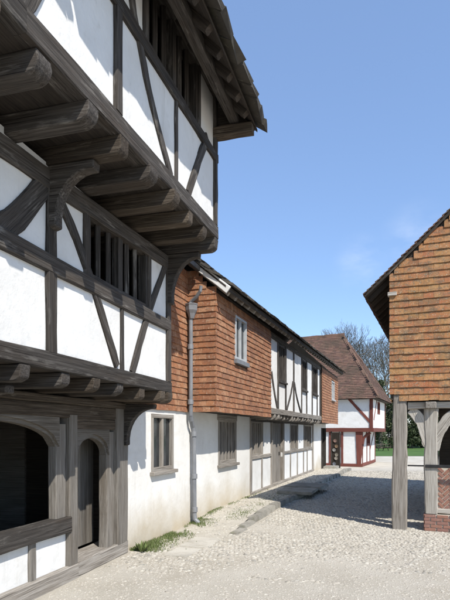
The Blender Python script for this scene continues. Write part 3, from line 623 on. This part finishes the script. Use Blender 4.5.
field(ra, 'roof_tile', HA, (EAN-.04, HL+.08, EAZ+.0), (0, -1, 0), (ca, 0, sa), (-sa, 0, ca), HL+.16, (RIA-EAN)/ca+.05, .18, .11, .014, 'tile_roof', None, 60, jit=1.4)
field(ra, 'roof_tile', HA, (HWD-EAN+.04, -.08, EAZ+.0), (0, 1, 0), (-ca, 0, sa), (sa, 0, ca), HL+.16, (RIA-EAN)/ca+.05, .18, .11, .014, 'tile_roof', None, 0, jit=1.4)
for i in range(17): timber(ra, 'rafter', [(EAN+.03, .25+.47*i, EAZ-.03), (RIA-.1, .25+.47*i, ZRA-.16)], .09, .09, (-sa, 0, ca), 'dark', seg=.7)
timber(ra, 'verge_board', [(EAN-.02, -.03, EAZ-.01), (RIA, -.03, ZRA-.01)], .035, .03, (0, 1, 0), 'oak', .003)
timber(ra, 'verge_board', [(HWD-EAN+.02, -.03, EAZ-.01), (RIA, -.03, ZRA-.01)], .035, .03, (0, 1, 0), 'oak', .003)
box(ra, 'corbel', (-.06, -.05, 4.555), (.11, .1, 4.625), 'oak_pale')
# posts, braces, jetty beams
box(ra, 'floor', (.04, .12, HZ-.03), (HWD-.04, HL-.1, HZ+.02), 'dark', 0)
timber(ra, 'jetty_beam', [(.31, .14, 2.41), (HWD-.05, .14, 2.41)], .13, .14, (0, 1, 0), 'oak_pale')
a0, a1 = HA.onu(.1, 393, 527)[0], HA.onu(.1, 407, 527)[0]
timber(ra, 'post', [((a0+a1)/2-.01, .17, 0), ((a0+a1)/2, .135, 2.615)], [.27, .26], .24, (0, 1, 0), 'oak_grey', .01, ch=.02)
b0, b1 = HA.onu(.15, 425, 500)[0], HA.onu(.15, 437, 500)[0]; pb = (b0+b1)/2
timber(ra, 'post', [(pb, .22, .33), (pb, .22, 2.345)], [.23, .25], .24, (0, 1, 0), 'oak_pale', .01, ch=.02)
for n in (2.75, 4.5): timber(ra, 'post', [(n, .22, .33), (n, .22, 2.345)], .24, .24, (0, 1, 0), 'oak_pale')
for u in (2.9, 5.4, 7.8):
    for n in (pb, 4.5): timber(ra, 'post', [(n, u, 0), (n, u, HZ-.03)], .24, .24, (0, 1, 0), 'oak_grey')
for s, q in ((-1, [(.08, 1.62), (.13, 1.95), (.24, 2.2), (.38, 2.33)]), (1, [(.08, 1.55), (.15, 1.9), (.34, 2.18), (.62, 2.34)])):
    timber(ra, 'brace', [(pb+s*a, .18, z) for a, z in q], [.14, .19, .22, .18], .13, (0, 1, 0), 'oak_pale')
for n in (pb, 1.5, 2.3, 3.1, 3.9, 4.6): box(ra, 'joist_end', (n-.10, -.04, 2.345), (n+.10, .30, 2.475), 'oak_grey', .015)
timber(ra, 'side_beam', [(pb, .35, 2.40), (pb, HL-.1, 2.40)], .15, .18, (1, 0, 0), 'oak')
box(ra, 'iron_bar', (pb-.10, .065, 1.215), (HWD-.2, .095, 1.275), 'black', .004)
tube(ra, 'iron_rod', [(.30, .14, 1.245), (pb-.08, .14, 1.245)], .016, 'black')
box(ra, 'inner_wall', (pb+.14, 2.0, 0), (HWD-.3, 2.08, HZ-.04), 'dark', 0)
# brick plinth and herringbone infill, brick by brick
pl = box(ra, 'plinth', (pb-.11, .10, -.05), (HWD-.3, .36, .315), 'mortar', 0)
bm_ = []
for k in range(5):
    me = bmfix('brick', boxv((-.105, -.012, -.03), (.105, .012, .03)), BOXF, .004); setrnd(me, random.random()); me.materials.append(MT['brick']); bm_.append(me)
for r in range(5):
    n = pb-.12-(.11 if r % 2 else 0)
    while n < 3.2:
        c = max(n, pb-.125); e = n+.212
        if e-c > .05: link(random.choice(bm_), 'brick', ra, None, Matrix.Translation(((c+e)/2, .094+random.uniform(-.004, .003), .012+.064*r+.02)) @ Matrix.Rotation(random.gauss(0, .01), 4, 'Y') @ Matrix.Diagonal(((e-c)/.222, 1, .92, 1)))
        n += .222
for r in range(5):
    for v_ in (.16, .29): link(random.choice(bm_), 'brick', ra, None, Matrix.Translation((pb-.12, v_, .012+.064*r+.02)) @ Matrix.Rotation(math.pi/2, 4, 'Z') @ Matrix.Diagonal((.5, 1, .92, 1)))
box(ra, 'infill_panel', (pb+.115, .27, .33), (2.62, .36, 1.21), 'mortar', 0)
s_ = .105; q = math.sqrt(.5)
for i in range(-20, 30):
    for j in range(-20, 30):
        for kind in (0, 1):
            # herringbone lattice turned by 45 degrees, bricks two units long
            x, y = (i*1+j*2, i*1-0*j) if kind == 0 else (i*1+j*2, i*1)
            if kind == 0: cx, cy, ang = i+4*j+1.0, i+.5, 0
            else: cx, cy, ang = i+4*j+2.5-.0, i+.0, 90
            X, Y = (cx-cy)*q*s_*.66, (cx+cy)*q*s_*.66
            if abs(X-.2) < .3 and abs(Y-.42) < .42:
                link(random.choice(bm_), 'brick', ra, None, Matrix.Translation((pb+.45+X-.2, .266+random.uniform(-.003, .003), .36+Y)) @ Matrix.Rotation(math.radians(-(45+ang)), 4, 'Y') @ Matrix.Diagonal((.60, 1, .94, 1)))
timber(ra, 'sill_beam', [(pb+.12, .25, .375), (HWD-.4, .25, .375)], .09, .16, (0, 1, 0), 'oak_pale')

# ------------------------------------------------------------------ far house with red timbers
r3 = thing('red_timbered_house', 'small white house with dark red timbers and hipped tile roof at the street end', 'house', H3.o, -H3.t)
W3, D3 = -8.0, 5.6; NJ, UJ = .68, -.12
a = Wall(r3, H3, 'u', 0.)
a.beam('sill_beam', [(W3, .1), (0, .1)], .18, 'red', .04); a.beam('corner_post', [(-.16, .15), (-.16, 2.15)], [.26, .42], 'red', .045)
for x in (342.2, 330, 318): n = a.P(x, 450)[0]; a.beam('post', [(n, .15), (n, 2.15)], .14, 'red', .03)
wl = (a.P(337.2, 440)[0], a.P(340.8, 440)[0], a.P(339, 445.5)[1], a.P(339, 433.5)[1])
a.beam('rail', [(wl[0]-.06, wl[2]-.05), (wl[1]+.02, wl[2]-.05)], .1, 'red', .03)
a.panels(W3, -.02, .05, 2.2, [wl], 'plaster_up', back=.01); a.window(*wl, 'red', bars=1, fw=.06, proud=.01)
b = Wall(r3, H3, 'n', 0.)
b.beam('sill_beam', [(0.06, .12), (D3, .12)], .2, 'red', .04)
ws = (2.0, 3.1, 1.35, 2.1)
for u in (.25, 1.93, 3.17, D3-.1): b.beam('post', [(u, .2), (u, 2.15)], .14, 'red', .03)
b.beam('brace', [(.4, 1.1), (1.0, 1.7), (1.8, 2.1)], .1, 'red', .02); b.beam('brace', [(5.0, 2.1), (4.2, 1.6), (3.3, 1.0)], .1, 'red', .02); b.beam('rail', [(1.95, 1.3), (3.15, 1.3)], .1, 'red', .03)
b.panels(.02, D3, .05, 2.2, [ws], 'plaster_up', back=.01); b.window(*ws, 'red', bars=2, fw=.07, proud=.01)
box(r3, 'floor', (W3, -.02, 2.17), (NJ-.03, D3, 2.2), 'dark', 0)
c = Wall(r3, H3, 'u', UJ)
c.beam('bressummer', [(W3, 2.28), (NJ, 2.28)], .24, 'red', .03, .2); c.beam('wall_plate', [(W3, 4.22), (NJ, 4.22)], .14, 'dark', .03)
c.beam('corner_post', [(NJ-.1, 2.38), (NJ-.1, 4.2)], .2, 'red', .035); c.beam('brace', [c.P(349, 399), c.P(360, 411), c.P(371, 423)], .16, 'red', .02)
for n in (-3.0, -6.0): c.beam('post', [(n, 2.38), (n, 4.2)], .14, 'red', .03)
c.panels(W3, NJ-.02, 2.3, 4.3, [], 'plaster_up', back=.01)
d = Wall(r3, H3, 'n', NJ)
d.beam('bressummer', [(UJ+.05, 2.28), (D3, 2.28)], .24, 'red', .035, .2); d.beam('wall_plate', [(UJ+.05, 4.22), (D3, 4.22)], .14, 'dark', .03)
d.beam('brace', [(.3, 2.9), (.9, 3.5), (1.5, 4.15)], .1, 'red', .02); d.beam('post', [(D3-.08, 2.4), (D3-.08, 4.2)], .15, 'red', .03)
wd = (1.9, 3.0, 3.3, 4.1); d.panels(UJ+.02, D3, 2.3, 4.3, [wd], 'plaster_up', back=.01); d.window(*wd, 'red', bars=2, fw=.08, proud=.01)
timber(r3, 'jetty_bracket', [(.03, .1, 1.4), (.12, .1, 1.8), (.5, .1, 2.12)], .16, .16, (0, 1, 0), 'red')
box(r3, 'back_wall', (W3, D3, 0), (-.03, D3+.1, 2.19), 'plaster_up', 0); box(r3, 'back_wall', (W3, D3, 2.2), (NJ-.03, D3+.1, 4.3), 'plaster_up', 0); box(r3, 'end_wall', (W3-.1, UJ+.05, 0), (W3, D3+.1, 4.3), 'plaster_up', 0)
e0, e1, eN, zE, zR3, uR = UJ-.32, D3+.4, NJ+.34, 4.16, 8.55, 2.8
nR = -1.72
v = [(W3-.3, e0, zE), (eN, e0, zE), (eN, e1, zE), (W3-.3, e1, zE), (W3-.3, uR, zR3), (nR, uR, zR3)]
link(bmfix('roof', v, [(0, 1, 5, 4), (1, 2, 5), (2, 3, 4, 5), (0, 4, 3), (0, 3, 2, 1)]), 'roof', r3, 'dark')
al = math.atan2(zR3-zE, uR-e0); cl, slp = math.cos(al), math.sin(al); Ls = (zR3-zE)/slp
field(r3, 'roof_tile', H3, (W3-.35, e0-.05, zE), (1, 0, 0), (0, cl, slp), (0, -slp, cl), eN-W3+.7, Ls+.1, .25, .14, .02, 'tile_roof', lambda x, y: W3-.35+x < eN+.1-(eN-nR)*(y/Ls), 0, jit=2.)
al = math.atan2(zR3-zE, eN-nR); cl2, sl2 = math.cos(al), math.sin(al); L2 = (zR3-zE)/sl2
field(r3, 'roof_tile', H3, (eN+.05, e0-.05, zE), (0, 1, 0), (-cl2, 0, sl2), (sl2, 0, cl2), e1-e0+.1, L2, .25, .14, .02, 'tile_roof', lambda x, y: (uR-e0)*(y/L2)-.1 < x < (e1-e0)-(e1-uR)*(y/L2)+.1, 0, jit=2.)
timber(r3, 'ridge', [(W3-.3, uR, zR3+.06), (nR+.1, uR, zR3+.10)], .26, .2, (0, 1, 0), 'tile_roof', .03)
timber(r3, 'hip', [(nR, uR, zR3+.06), (eN, e0, zE+.06)], .2, .14, (0, -1, 1), 'tile_roof', .02)
timber(r3, 'hip', [(nR, uR, zR3+.06), (eN, e1, zE+.06)], .2, .14, (0, 1, 1), 'tile_roof', .02)

# ------------------------------------------------------------------ pavement, kerb, slabs
def sm(t): t = min(max(t, 0), 1); return t*t*(3-2*t)
pz = lambda u: .13*sm((u-1.6)/2.6)
PW = lambda u: 1.04+.05*math.sin(u*.9)+.012*max(u-6, 0)
uu = [.3+.3*i for i in range(68)]; NN = [.0, .2, .4, .6, .8, 1.]
def hloc(u, n, z): p = H2.world(u, n); return (p.x, p.y, z+gz(p.x, p.y))
v = [hloc(u, PW(u)*t, .004+pz(u)+random.uniform(-.006, .006)*(1 if 0 < t < 1 else 0)) for u in uu for t in NN]; m_ = len(NN)
pv = link(pymesh('pavement', v, [(j*m_+i, j*m_+i+1, (j+1)*m_+i+1, (j+1)*m_+i) for j in range(len(uu)-1) for i in range(m_-1)]), 'pavement', None, 'ground', kind='structure')
u = 1.9
while u < 20:
    l = random.uniform(.38, .75); n = PW(u+l/2)+.07; h = pz(u+l/2)+.012
    p = H2.world(u+l/2, n); an = -H2.t+random.gauss(0, .02)
    M = Matrix.Translation((p.x, p.y, gz(p.x, p.y)+h/2-.04)) @ Matrix.Rotation(an, 4, 'Z') @ Matrix.Rotation(random.gauss(0, .012), 4, 'X')
    link(bmfix('kerb_stone', boxv((-.085, -l/2+.006, -h/2-.04), (.085+random.uniform(-.02, .02), l/2-.006, h/2+.04+random.uniform(-.008, .008))), BOXF, .018, 2), 'kerb_stone', pv, 'pave', M)
    u += l
def slab(name, par, u0, u1, n0, n1_, z0, z1, rot=0., m='pave'):
    p = H2.world((u0+u1)/2, (n0+n1_)/2)
    M = Matrix.Translation((p.x, p.y, gz(p.x, p.y)+(z0+z1)/2)) @ Matrix.Rotation(-H2.t+rot, 4, 'Z')
    hx, hy, hz = (n1_-n0)/2, (u1-u0)/2, (z1-z0)/2
    vv = [(x*(1+random.uniform(-.04, .04)), y*(1+random.uniform(-.04, .04)), z) for x, y, z in boxv((-hx, -hy, -hz), (hx, hy, hz))]
    return link(bmfix(name, vv, BOXF, min(.02, hz*.4), 2), name, par, m, M)
SL = 'pave_light'
slab('paving_slab', pv, .62, 1.42, .62, 1.12, -.03, .022, .04, SL); slab('paving_slab', pv, -.05, .55, .66, 1.08, -.03, .018, -.05, SL)
tag(slab('stone_slab', None, 7.35, 8.6, .62, 1.62, .133, .22, .03), 'flat stone slab bridging the kerb, nearer of two', 'slab', 'slabs across the kerb')
tag(slab('stone_slab', None, 8.66, 9.95, .55, 1.70, .133, .235, -.02), 'flat stone slab before the plank door, farther of two', 'slab', 'slabs across the kerb')
tag(slab('door_step', None, 18.9, 19.9, .1, .75, .02, .26, .0), 'pale stone step below the far doorway', 'step')

# ------------------------------------------------------------------ cobbles, gravel, grass
def stones(name, pts, rad, hgt, m, seg=6, elong=.5, zoff=-.004):
    n = len(pts); pts = np.asarray(pts); rad = np.asarray(rad); th = RNG.uniform(0, 2*np.pi, n); el_ = 1+RNG.uniform(-elong, elong, n)*.5
    A = np.arange(seg)*2*np.pi/seg; V = np.zeros((n, 2*seg+1, 3))
    for k, (rr, hh) in enumerate(((1, 0), (.72, .72))):
        jr = RNG.uniform(.82, 1.12, (n, seg))*rr*rad[:, None]
        x, y = jr*np.cos(A)*el_[:, None], jr*np.sin(A)/el_[:, None]
        V[:, k*seg:(k+1)*seg, 0] = x*np.cos(th)[:, None]-y*np.sin(th)[:, None]; V[:, k*seg:(k+1)*seg, 1] = x*np.sin(th)[:, None]+y*np.cos(th)[:, None]
        V[:, k*seg:(k+1)*seg, 2] = hh*hgt*rad[:, None]*RNG.uniform(.7, 1.25, (n, seg))
    V[:, 2*seg, 2] = hgt*rad*RNG.uniform(.85, 1.15, n); V[:, 2*seg, :2] = RNG.normal(0, .12, (n, 2))*rad[:, None]
    V += pts[:, None, :]; V[:, :, 2] += zoff
    f = [(i, (i+1) % seg, seg+(i+1) % seg) for i in range(seg)]+[(i, seg+(i+1) % seg, seg+i) for i in range(seg)]+[(seg+i, seg+(i+1) % seg, 2*seg) for i in range(seg)]
    Fa = (np.array(f)[None]+(np.arange(n)*(2*seg+1))[:, None, None]).reshape(-1, 3)
    return link(npmesh(name, V.reshape(-1, 3), Fa, np.repeat(RNG.uniform(0, 1, n), len(f)), True), name, None, m, kind='stuff')
P_, R_ = [], []
y = 7.0
while y < 27:
    sp = .066+.0018*max(y-9, 0); x = -2.2
    while x < 11:
        X, Y = x+random.uniform(-.3, .3)*sp, y+random.uniform(-.3, .3)*sp
        u_, n_ = H2.local(X, Y); ua, na = HA.local(X, Y)
        edge = 7.55+.35*math.sin(X*1.7)+.3*math.sin(X*4.1+1)
        if (n_ > PW(u_)+.2 or (.12 < n_ < PW(u_)-.05 and u_ > .4 and random.random() < .6) or (u_ < 2.2 and n_ > .15 and random.random() < .75)) and not (ua > .05 and na > .62) and abs(X) < Y*.45+.5 and Y > 7.1 and (Y > edge+.6 or random.random() < max(0, (Y-edge+.5)/1.1)) and u_ < 22:
            if not (na > .02 and na < .36 and abs(ua-.17) < .16):
                bury = .5*math.sin(X*1.3+Y*.7)+.5*math.sin(X*.6-Y*1.9+2)+.5*math.sin(X*3.1+Y*2.3)+random.gauss(0, .4)
                sunk = max(0, bury-.35)*.010 if Y < 12 else 0
                if sunk < .017: P_.append((X, Y, gz(X, Y)-sunk+(pz(u_) if n_ < PW(u_)+.1 else 0))); R_.append(sp*random.choice((random.uniform(.3, .5), random.uniform(.42, .68))))
        x += sp
    y += sp*.9
for (qa, qb, k) in (((238, 546), (405, 541), 60), ((245, 578), (348, 584), 26), ((180, 552), (236, 545), 16)):
    A_, B_ = ground_pt(*qa), ground_pt(*qb)
    for i in range(k):
        p = A_.lerp(B_, (i+random.uniform(.1, .9))/k); P_.append((p.x, p.y+random.gauss(0, .035), -.004)); R_.append(random.uniform(.03, .05))
cb = stones('cobbles', P_, R_, .47, 'cobble'); tag(cb, 'pale flint cobbles set across the street', 'cobbles')
ng = 46000; yy = 3.0+RNG.power(1.1, ng)*5.5; xx = RNG.uniform(-1, 1, ng)*(yy*.46+.3)+.1
ok = np.array([H1.local(x, y)[1] > .12 or H1.local(x, y)[0] > 0 for x, y in zip(xx, yy)]) & np.array([H2.local(x, y)[1] > .12 or H2.local(x, y)[0] < 0 for x, y in zip(xx, yy)])
xx, yy = xx[ok], yy[ok]; gp = np.stack([xx, yy, np.zeros(len(xx))], 1)
gr = stones('gravel', gp, RNG.gamma(4, .0021, len(xx))+.003, .5, 'gravel', 5); tag(gr, 'fine pale gravel strewn over the foreground', 'gravel')
def blades(name, pts, hs, m, wd=.006, lean=.5):
    n = len(pts); pts = np.asarray(pts); hs = np.asarray(hs); th = RNG.uniform(0, 2*np.pi, n); d = np.stack([np.cos(th), np.sin(th), np.zeros(n)], 1); s = np.stack([-np.sin(th), np.cos(th), np.zeros(n)], 1)
    l = RNG.uniform(.1, lean, n)[:, None]*hs[:, None]; up_ = np.array([0, 0, 1.])
    V = np.stack([pts-s*wd, pts+s*wd, pts+d*l*.4+up_*hs[:, None]*.6+s*wd*.7, pts+d*l+up_*hs[:, None]], 1)
    Fa = (np.array([(0, 1, 2), (0, 2, 3)])[None]+(np.arange(n)*4)[:, None, None]).reshape(-1, 3)
    return npmesh(name, V.reshape(-1, 3), Fa, np.repeat(RNG.uniform(0, 1, n), 2))
gpts, gh = [], []
for _ in range(26000):
    u_ = random.uniform(.1, 8.5); n_ = abs(random.gauss(0, .2))+.02
    if u_ > 3.0: n_ = random.choice((abs(random.gauss(0, .07))+.02, random.gauss(.75, .16)))
    k = math.sin(u_*2.1+.6)+.7*math.sin(u_*5.3)+.5*math.sin(u_*9.1+n_*14)
    dens = (.8 if u_ < 3.0 else .30 if u_ < 5.5 else .12)
    if random.random() > dens*(.55+.45*k): continue
    if not (.02 < n_ < 1.0): continue
    p = H2.world(u_, n_); gpts.append((p.x, p.y, pz(u_))); gh.append(random.uniform(.015, .05)*(1.3 if u_ < 2.6 else .8))
gs = link(blades('grass', gpts, gh, 'grass'), 'grass', None, 'grass', kind='stuff'); tag(gs, 'short green grass and moss along the foot of the white wall', 'grass')
# leafy weed by the corner
p = H2.world(.10, .24); wp = thing('weed_plant', 'small leafy green weed at the foot of the near house corner', 'plant', (p.x, p.y, 0))
for i in range(26):
    th = random.uniform(0, 6.28); l = random.uniform(.12, .23); e = random.uniform(.35, 1.25)
    dx, dz = math.cos(e)*l, math.sin(e)*l; wl_ = .024
    q = [(0, 0, .0), (dx*.5, wl_, dz*.6), (dx, 0, dz), (dx*.5, -wl_, dz*.6), (dx*.5, 0, dz*.52)]
    me = pymesh('leaf', q, [(0, 4, 1), (1, 4, 2), (2, 4, 3), (3, 4, 0)]); setrnd(me, random.random())
    link(me, 'leaf', wp, 'grass', Matrix.Translation((random.gauss(0, .02), random.gauss(0, .02), 0)) @ Matrix.Rotation(th, 4, 'Z'))

# ------------------------------------------------------------------ trees and shrubs beyond the lawn
def bare_tree(base, ht, seed, label, ivy=0., spread=.55, depth=7):
    rnd = random.Random(seed); root = thing('bare_tree', label, 'tree', base, 0, 'bare trees beyond the lawn')
    tv, tf, bv, bf = [], [], [], []
    def seg(p, q, r0, r1, V, Fc, k):
        t = (q-p).normalized(); a = t.orthogonal().normalized(); b_ = t.cross(a); n = len(V)
        for c_, r in ((p, r0), (q, r1)): V.extend([c_+(a*math.cos(6.283*j/k)+b_*math.sin(6.283*j/k))*r for j in range(k)])
        Fc.extend([(n+j, n+(j+1) % k, n+k+(j+1) % k, n+k+j) for j in range(k)])
    def grow(p, d, l, r, lev):
        q = p+d*l; r1 = r*.72
        mid = p.lerp(q, .5)+Vector((rnd.gauss(0, 1), rnd.gauss(0, 1), rnd.gauss(0, .6)))*l*.06
        V, Fc, k = (tv, tf, 7) if lev < 2 else (bv, bf, 4 if lev < 4 else 3)
        seg(p, mid, r, (r+r1)/2, V, Fc, k); seg(mid, q, (r+r1)/2, r1, V, Fc, k)
        if lev >= depth: return
        nch = 3 if lev < 2 else rnd.choice((2, 3, 3))
        for i in range(nch):
            ax_ = Vector((rnd.gauss(0, 1), rnd.gauss(0, 1), rnd.gauss(0, .35))); ax_ = (ax_-d*ax_.dot(d)).normalized()
            sp = rnd.uniform(.15, .4) if i == 0 else rnd.uniform(.4, .9)*spread*1.5
            nd = (d*math.cos(sp)+ax_*math.sin(sp)+Vector((0, 0, .10))).normalized()
            st = q if i < 2 else mid.lerp(q, rnd.random())
            grow(st, nd, l*rnd.uniform(.68, .88), max(r1*(.9 if i == 0 else .62), .019), lev+1)
    grow(Vector((0, 0, -.1)), Vector((rnd.gauss(0, .04), rnd.gauss(0, .04), 1)).normalized(), ht*.23, ht*.018, 0)
    link(pymesh('trunk', tv, tf), 'trunk', root, 'bark'); link(pymesh('crown', bv, bf), 'crown', root, 'bark')
    if ivy:
        pts = []
        for _ in range(int(3200*ivy)):
            z = rnd.random()**.8*ht*.55*ivy; a_ = rnd.uniform(0, 6.283); r = rnd.uniform(.2, .55)*(1.3-z/(ht*.75))*(1+.4*math.sin(z*2+a_*2)); pts.append((r*math.cos(a_)+rnd.gauss(0, .1), r*math.sin(a_)+rnd.gauss(0, .1), z))
        link(leaves('ivy', pts, .13), 'ivy', root, 'ivy')
    return root
def leaves(name, pts, sz):
    n = len(pts); pts = np.asarray(pts); a = RNG.normal(size=(n, 3)); a /= np.linalg.norm(a, axis=1)[:, None]; b = np.cross(a, RNG.normal(size=(n, 3))); b /= np.linalg.norm(b, axis=1)[:, None]
    s = (sz*RNG.uniform(.5, 1.4, n))[:, None]; V = np.stack([pts-a*s, pts+b*s*.5, pts+a*s, pts-b*s*.5], 1)
    return npmesh(name, V.reshape(-1, 3), np.arange(4*n).reshape(n, 4), RNG.uniform(0, 1, n))
def px_at(px, Y): return ((px-CX)/F*Y, Y, gz(0, Y))
bare_tree(px_at(345, 80), 19.0, 11, 'tall bare tree rising just right of the far roof ridge', .0)
bare_tree(px_at(357, 70), 16.5, 5, 'slender bare tree with ivied trunk above the hipped roof slope', .6)
bare_tree(px_at(370, 82), 20.0, 61, 'tallest bare tree centred above the hipped roof corner', .5)
bare_tree(px_at(381, 68), 16.0, 21, 'ivy-clad bare tree standing just right of the hipped roof', 1.)
bare_tree(px_at(394, 76), 18.0, 33, 'bare tree half hidden by the market hall eaves', .8)
bare_tree(px_at(415, 78), 12.0, 44, 'bare tree seen through the gap between the hall posts', .6)
bare_tree(px_at(330, 92), 16.5, 56, 'distant bare tree mostly hidden behind the far roof', .0)
def shrub(px, Y, wd, ht, label, name='evergreen_shrub'):
    x, y_, z = px_at(px, Y); r = thing(name, label, 'shrub', (x, y_, z), 0, 'dark evergreen shrubs along the far edge of the lawn')
    pts = []; cl_ = [(random.gauss(0, wd*.28), random.gauss(0, wd*.22), random.uniform(.1, .85)*ht, random.uniform(.3, .6)) for _ in range(22)]
    for _ in range(5200):
        c_ = random.choice(cl_); g_ = [random.gauss(0, 1) for _ in range(3)]; L_ = math.sqrt(sum(t*t for t in g_)); rr = random.uniform(.75, 1.1)*c_[3]*wd*.42
        pts.append((c_[0]+g_[0]/L_*rr, c_[1]+g_[1]/L_*rr, max(.05, c_[2]+g_[2]/L_*rr*.9)))
    link(leaves('foliage', pts, .16), 'foliage', r, 'leaf')
    for i in range(4): tube(r, 'stem', [(random.gauss(0, .15), random.gauss(0, .15), -.05), (random.gauss(0, wd*.2), random.gauss(0, wd*.2), ht*.6)], .05, 'bark', 5)
shrub(352, 82, 4, 4, 'low dark evergreen shrub behind the far house')
shrub(372, 76, 4.2, 5.2, 'dark evergreen shrub directly behind the far house corner')
shrub(389, 70, 4.6, 8.4, 'tall dark evergreen shrub left of the grey hall post')
shrub(399, 74, 4.2, 6.0, 'dark evergreen shrub hidden behind the grey hall post')
shrub(413, 70, 4.4, 5.5, 'dark evergreen shrub between the two hall posts')
shrub(428, 72, 4.6, 5.8, 'dark evergreen shrub right of the hall posts')
shrub(446, 74, 4.6, 5.6, 'dark evergreen shrub behind the hall interior')
# picnic bench on the lawn
x, y_, z = px_at(381, 60); pbch = thing('picnic_bench', 'small brown picnic bench on the lawn before the shrubs', 'bench', (x, y_, z+.02), .25)
box(pbch, 'table_top', (-.85, -.36, .70), (.85, .36, .75), 'oak_brown')
for s in (-1, 1):
    box(pbch, 'seat', (-.85, s*.72-.13, .42), (.85, s*.72+.13, .46), 'oak_brown')
    for t in (-.6, .6): timber(pbch, 'leg', [(t, s*.62, 0), (t, s*.12, .70)], .09, .05, (1, 0, 0), 'oak_brown', .001)
for t in (-.6, .6): box(pbch, 'crossbar', (t+.03, -.82, .34), (t+.08, .82, .42), 'oak_brown')
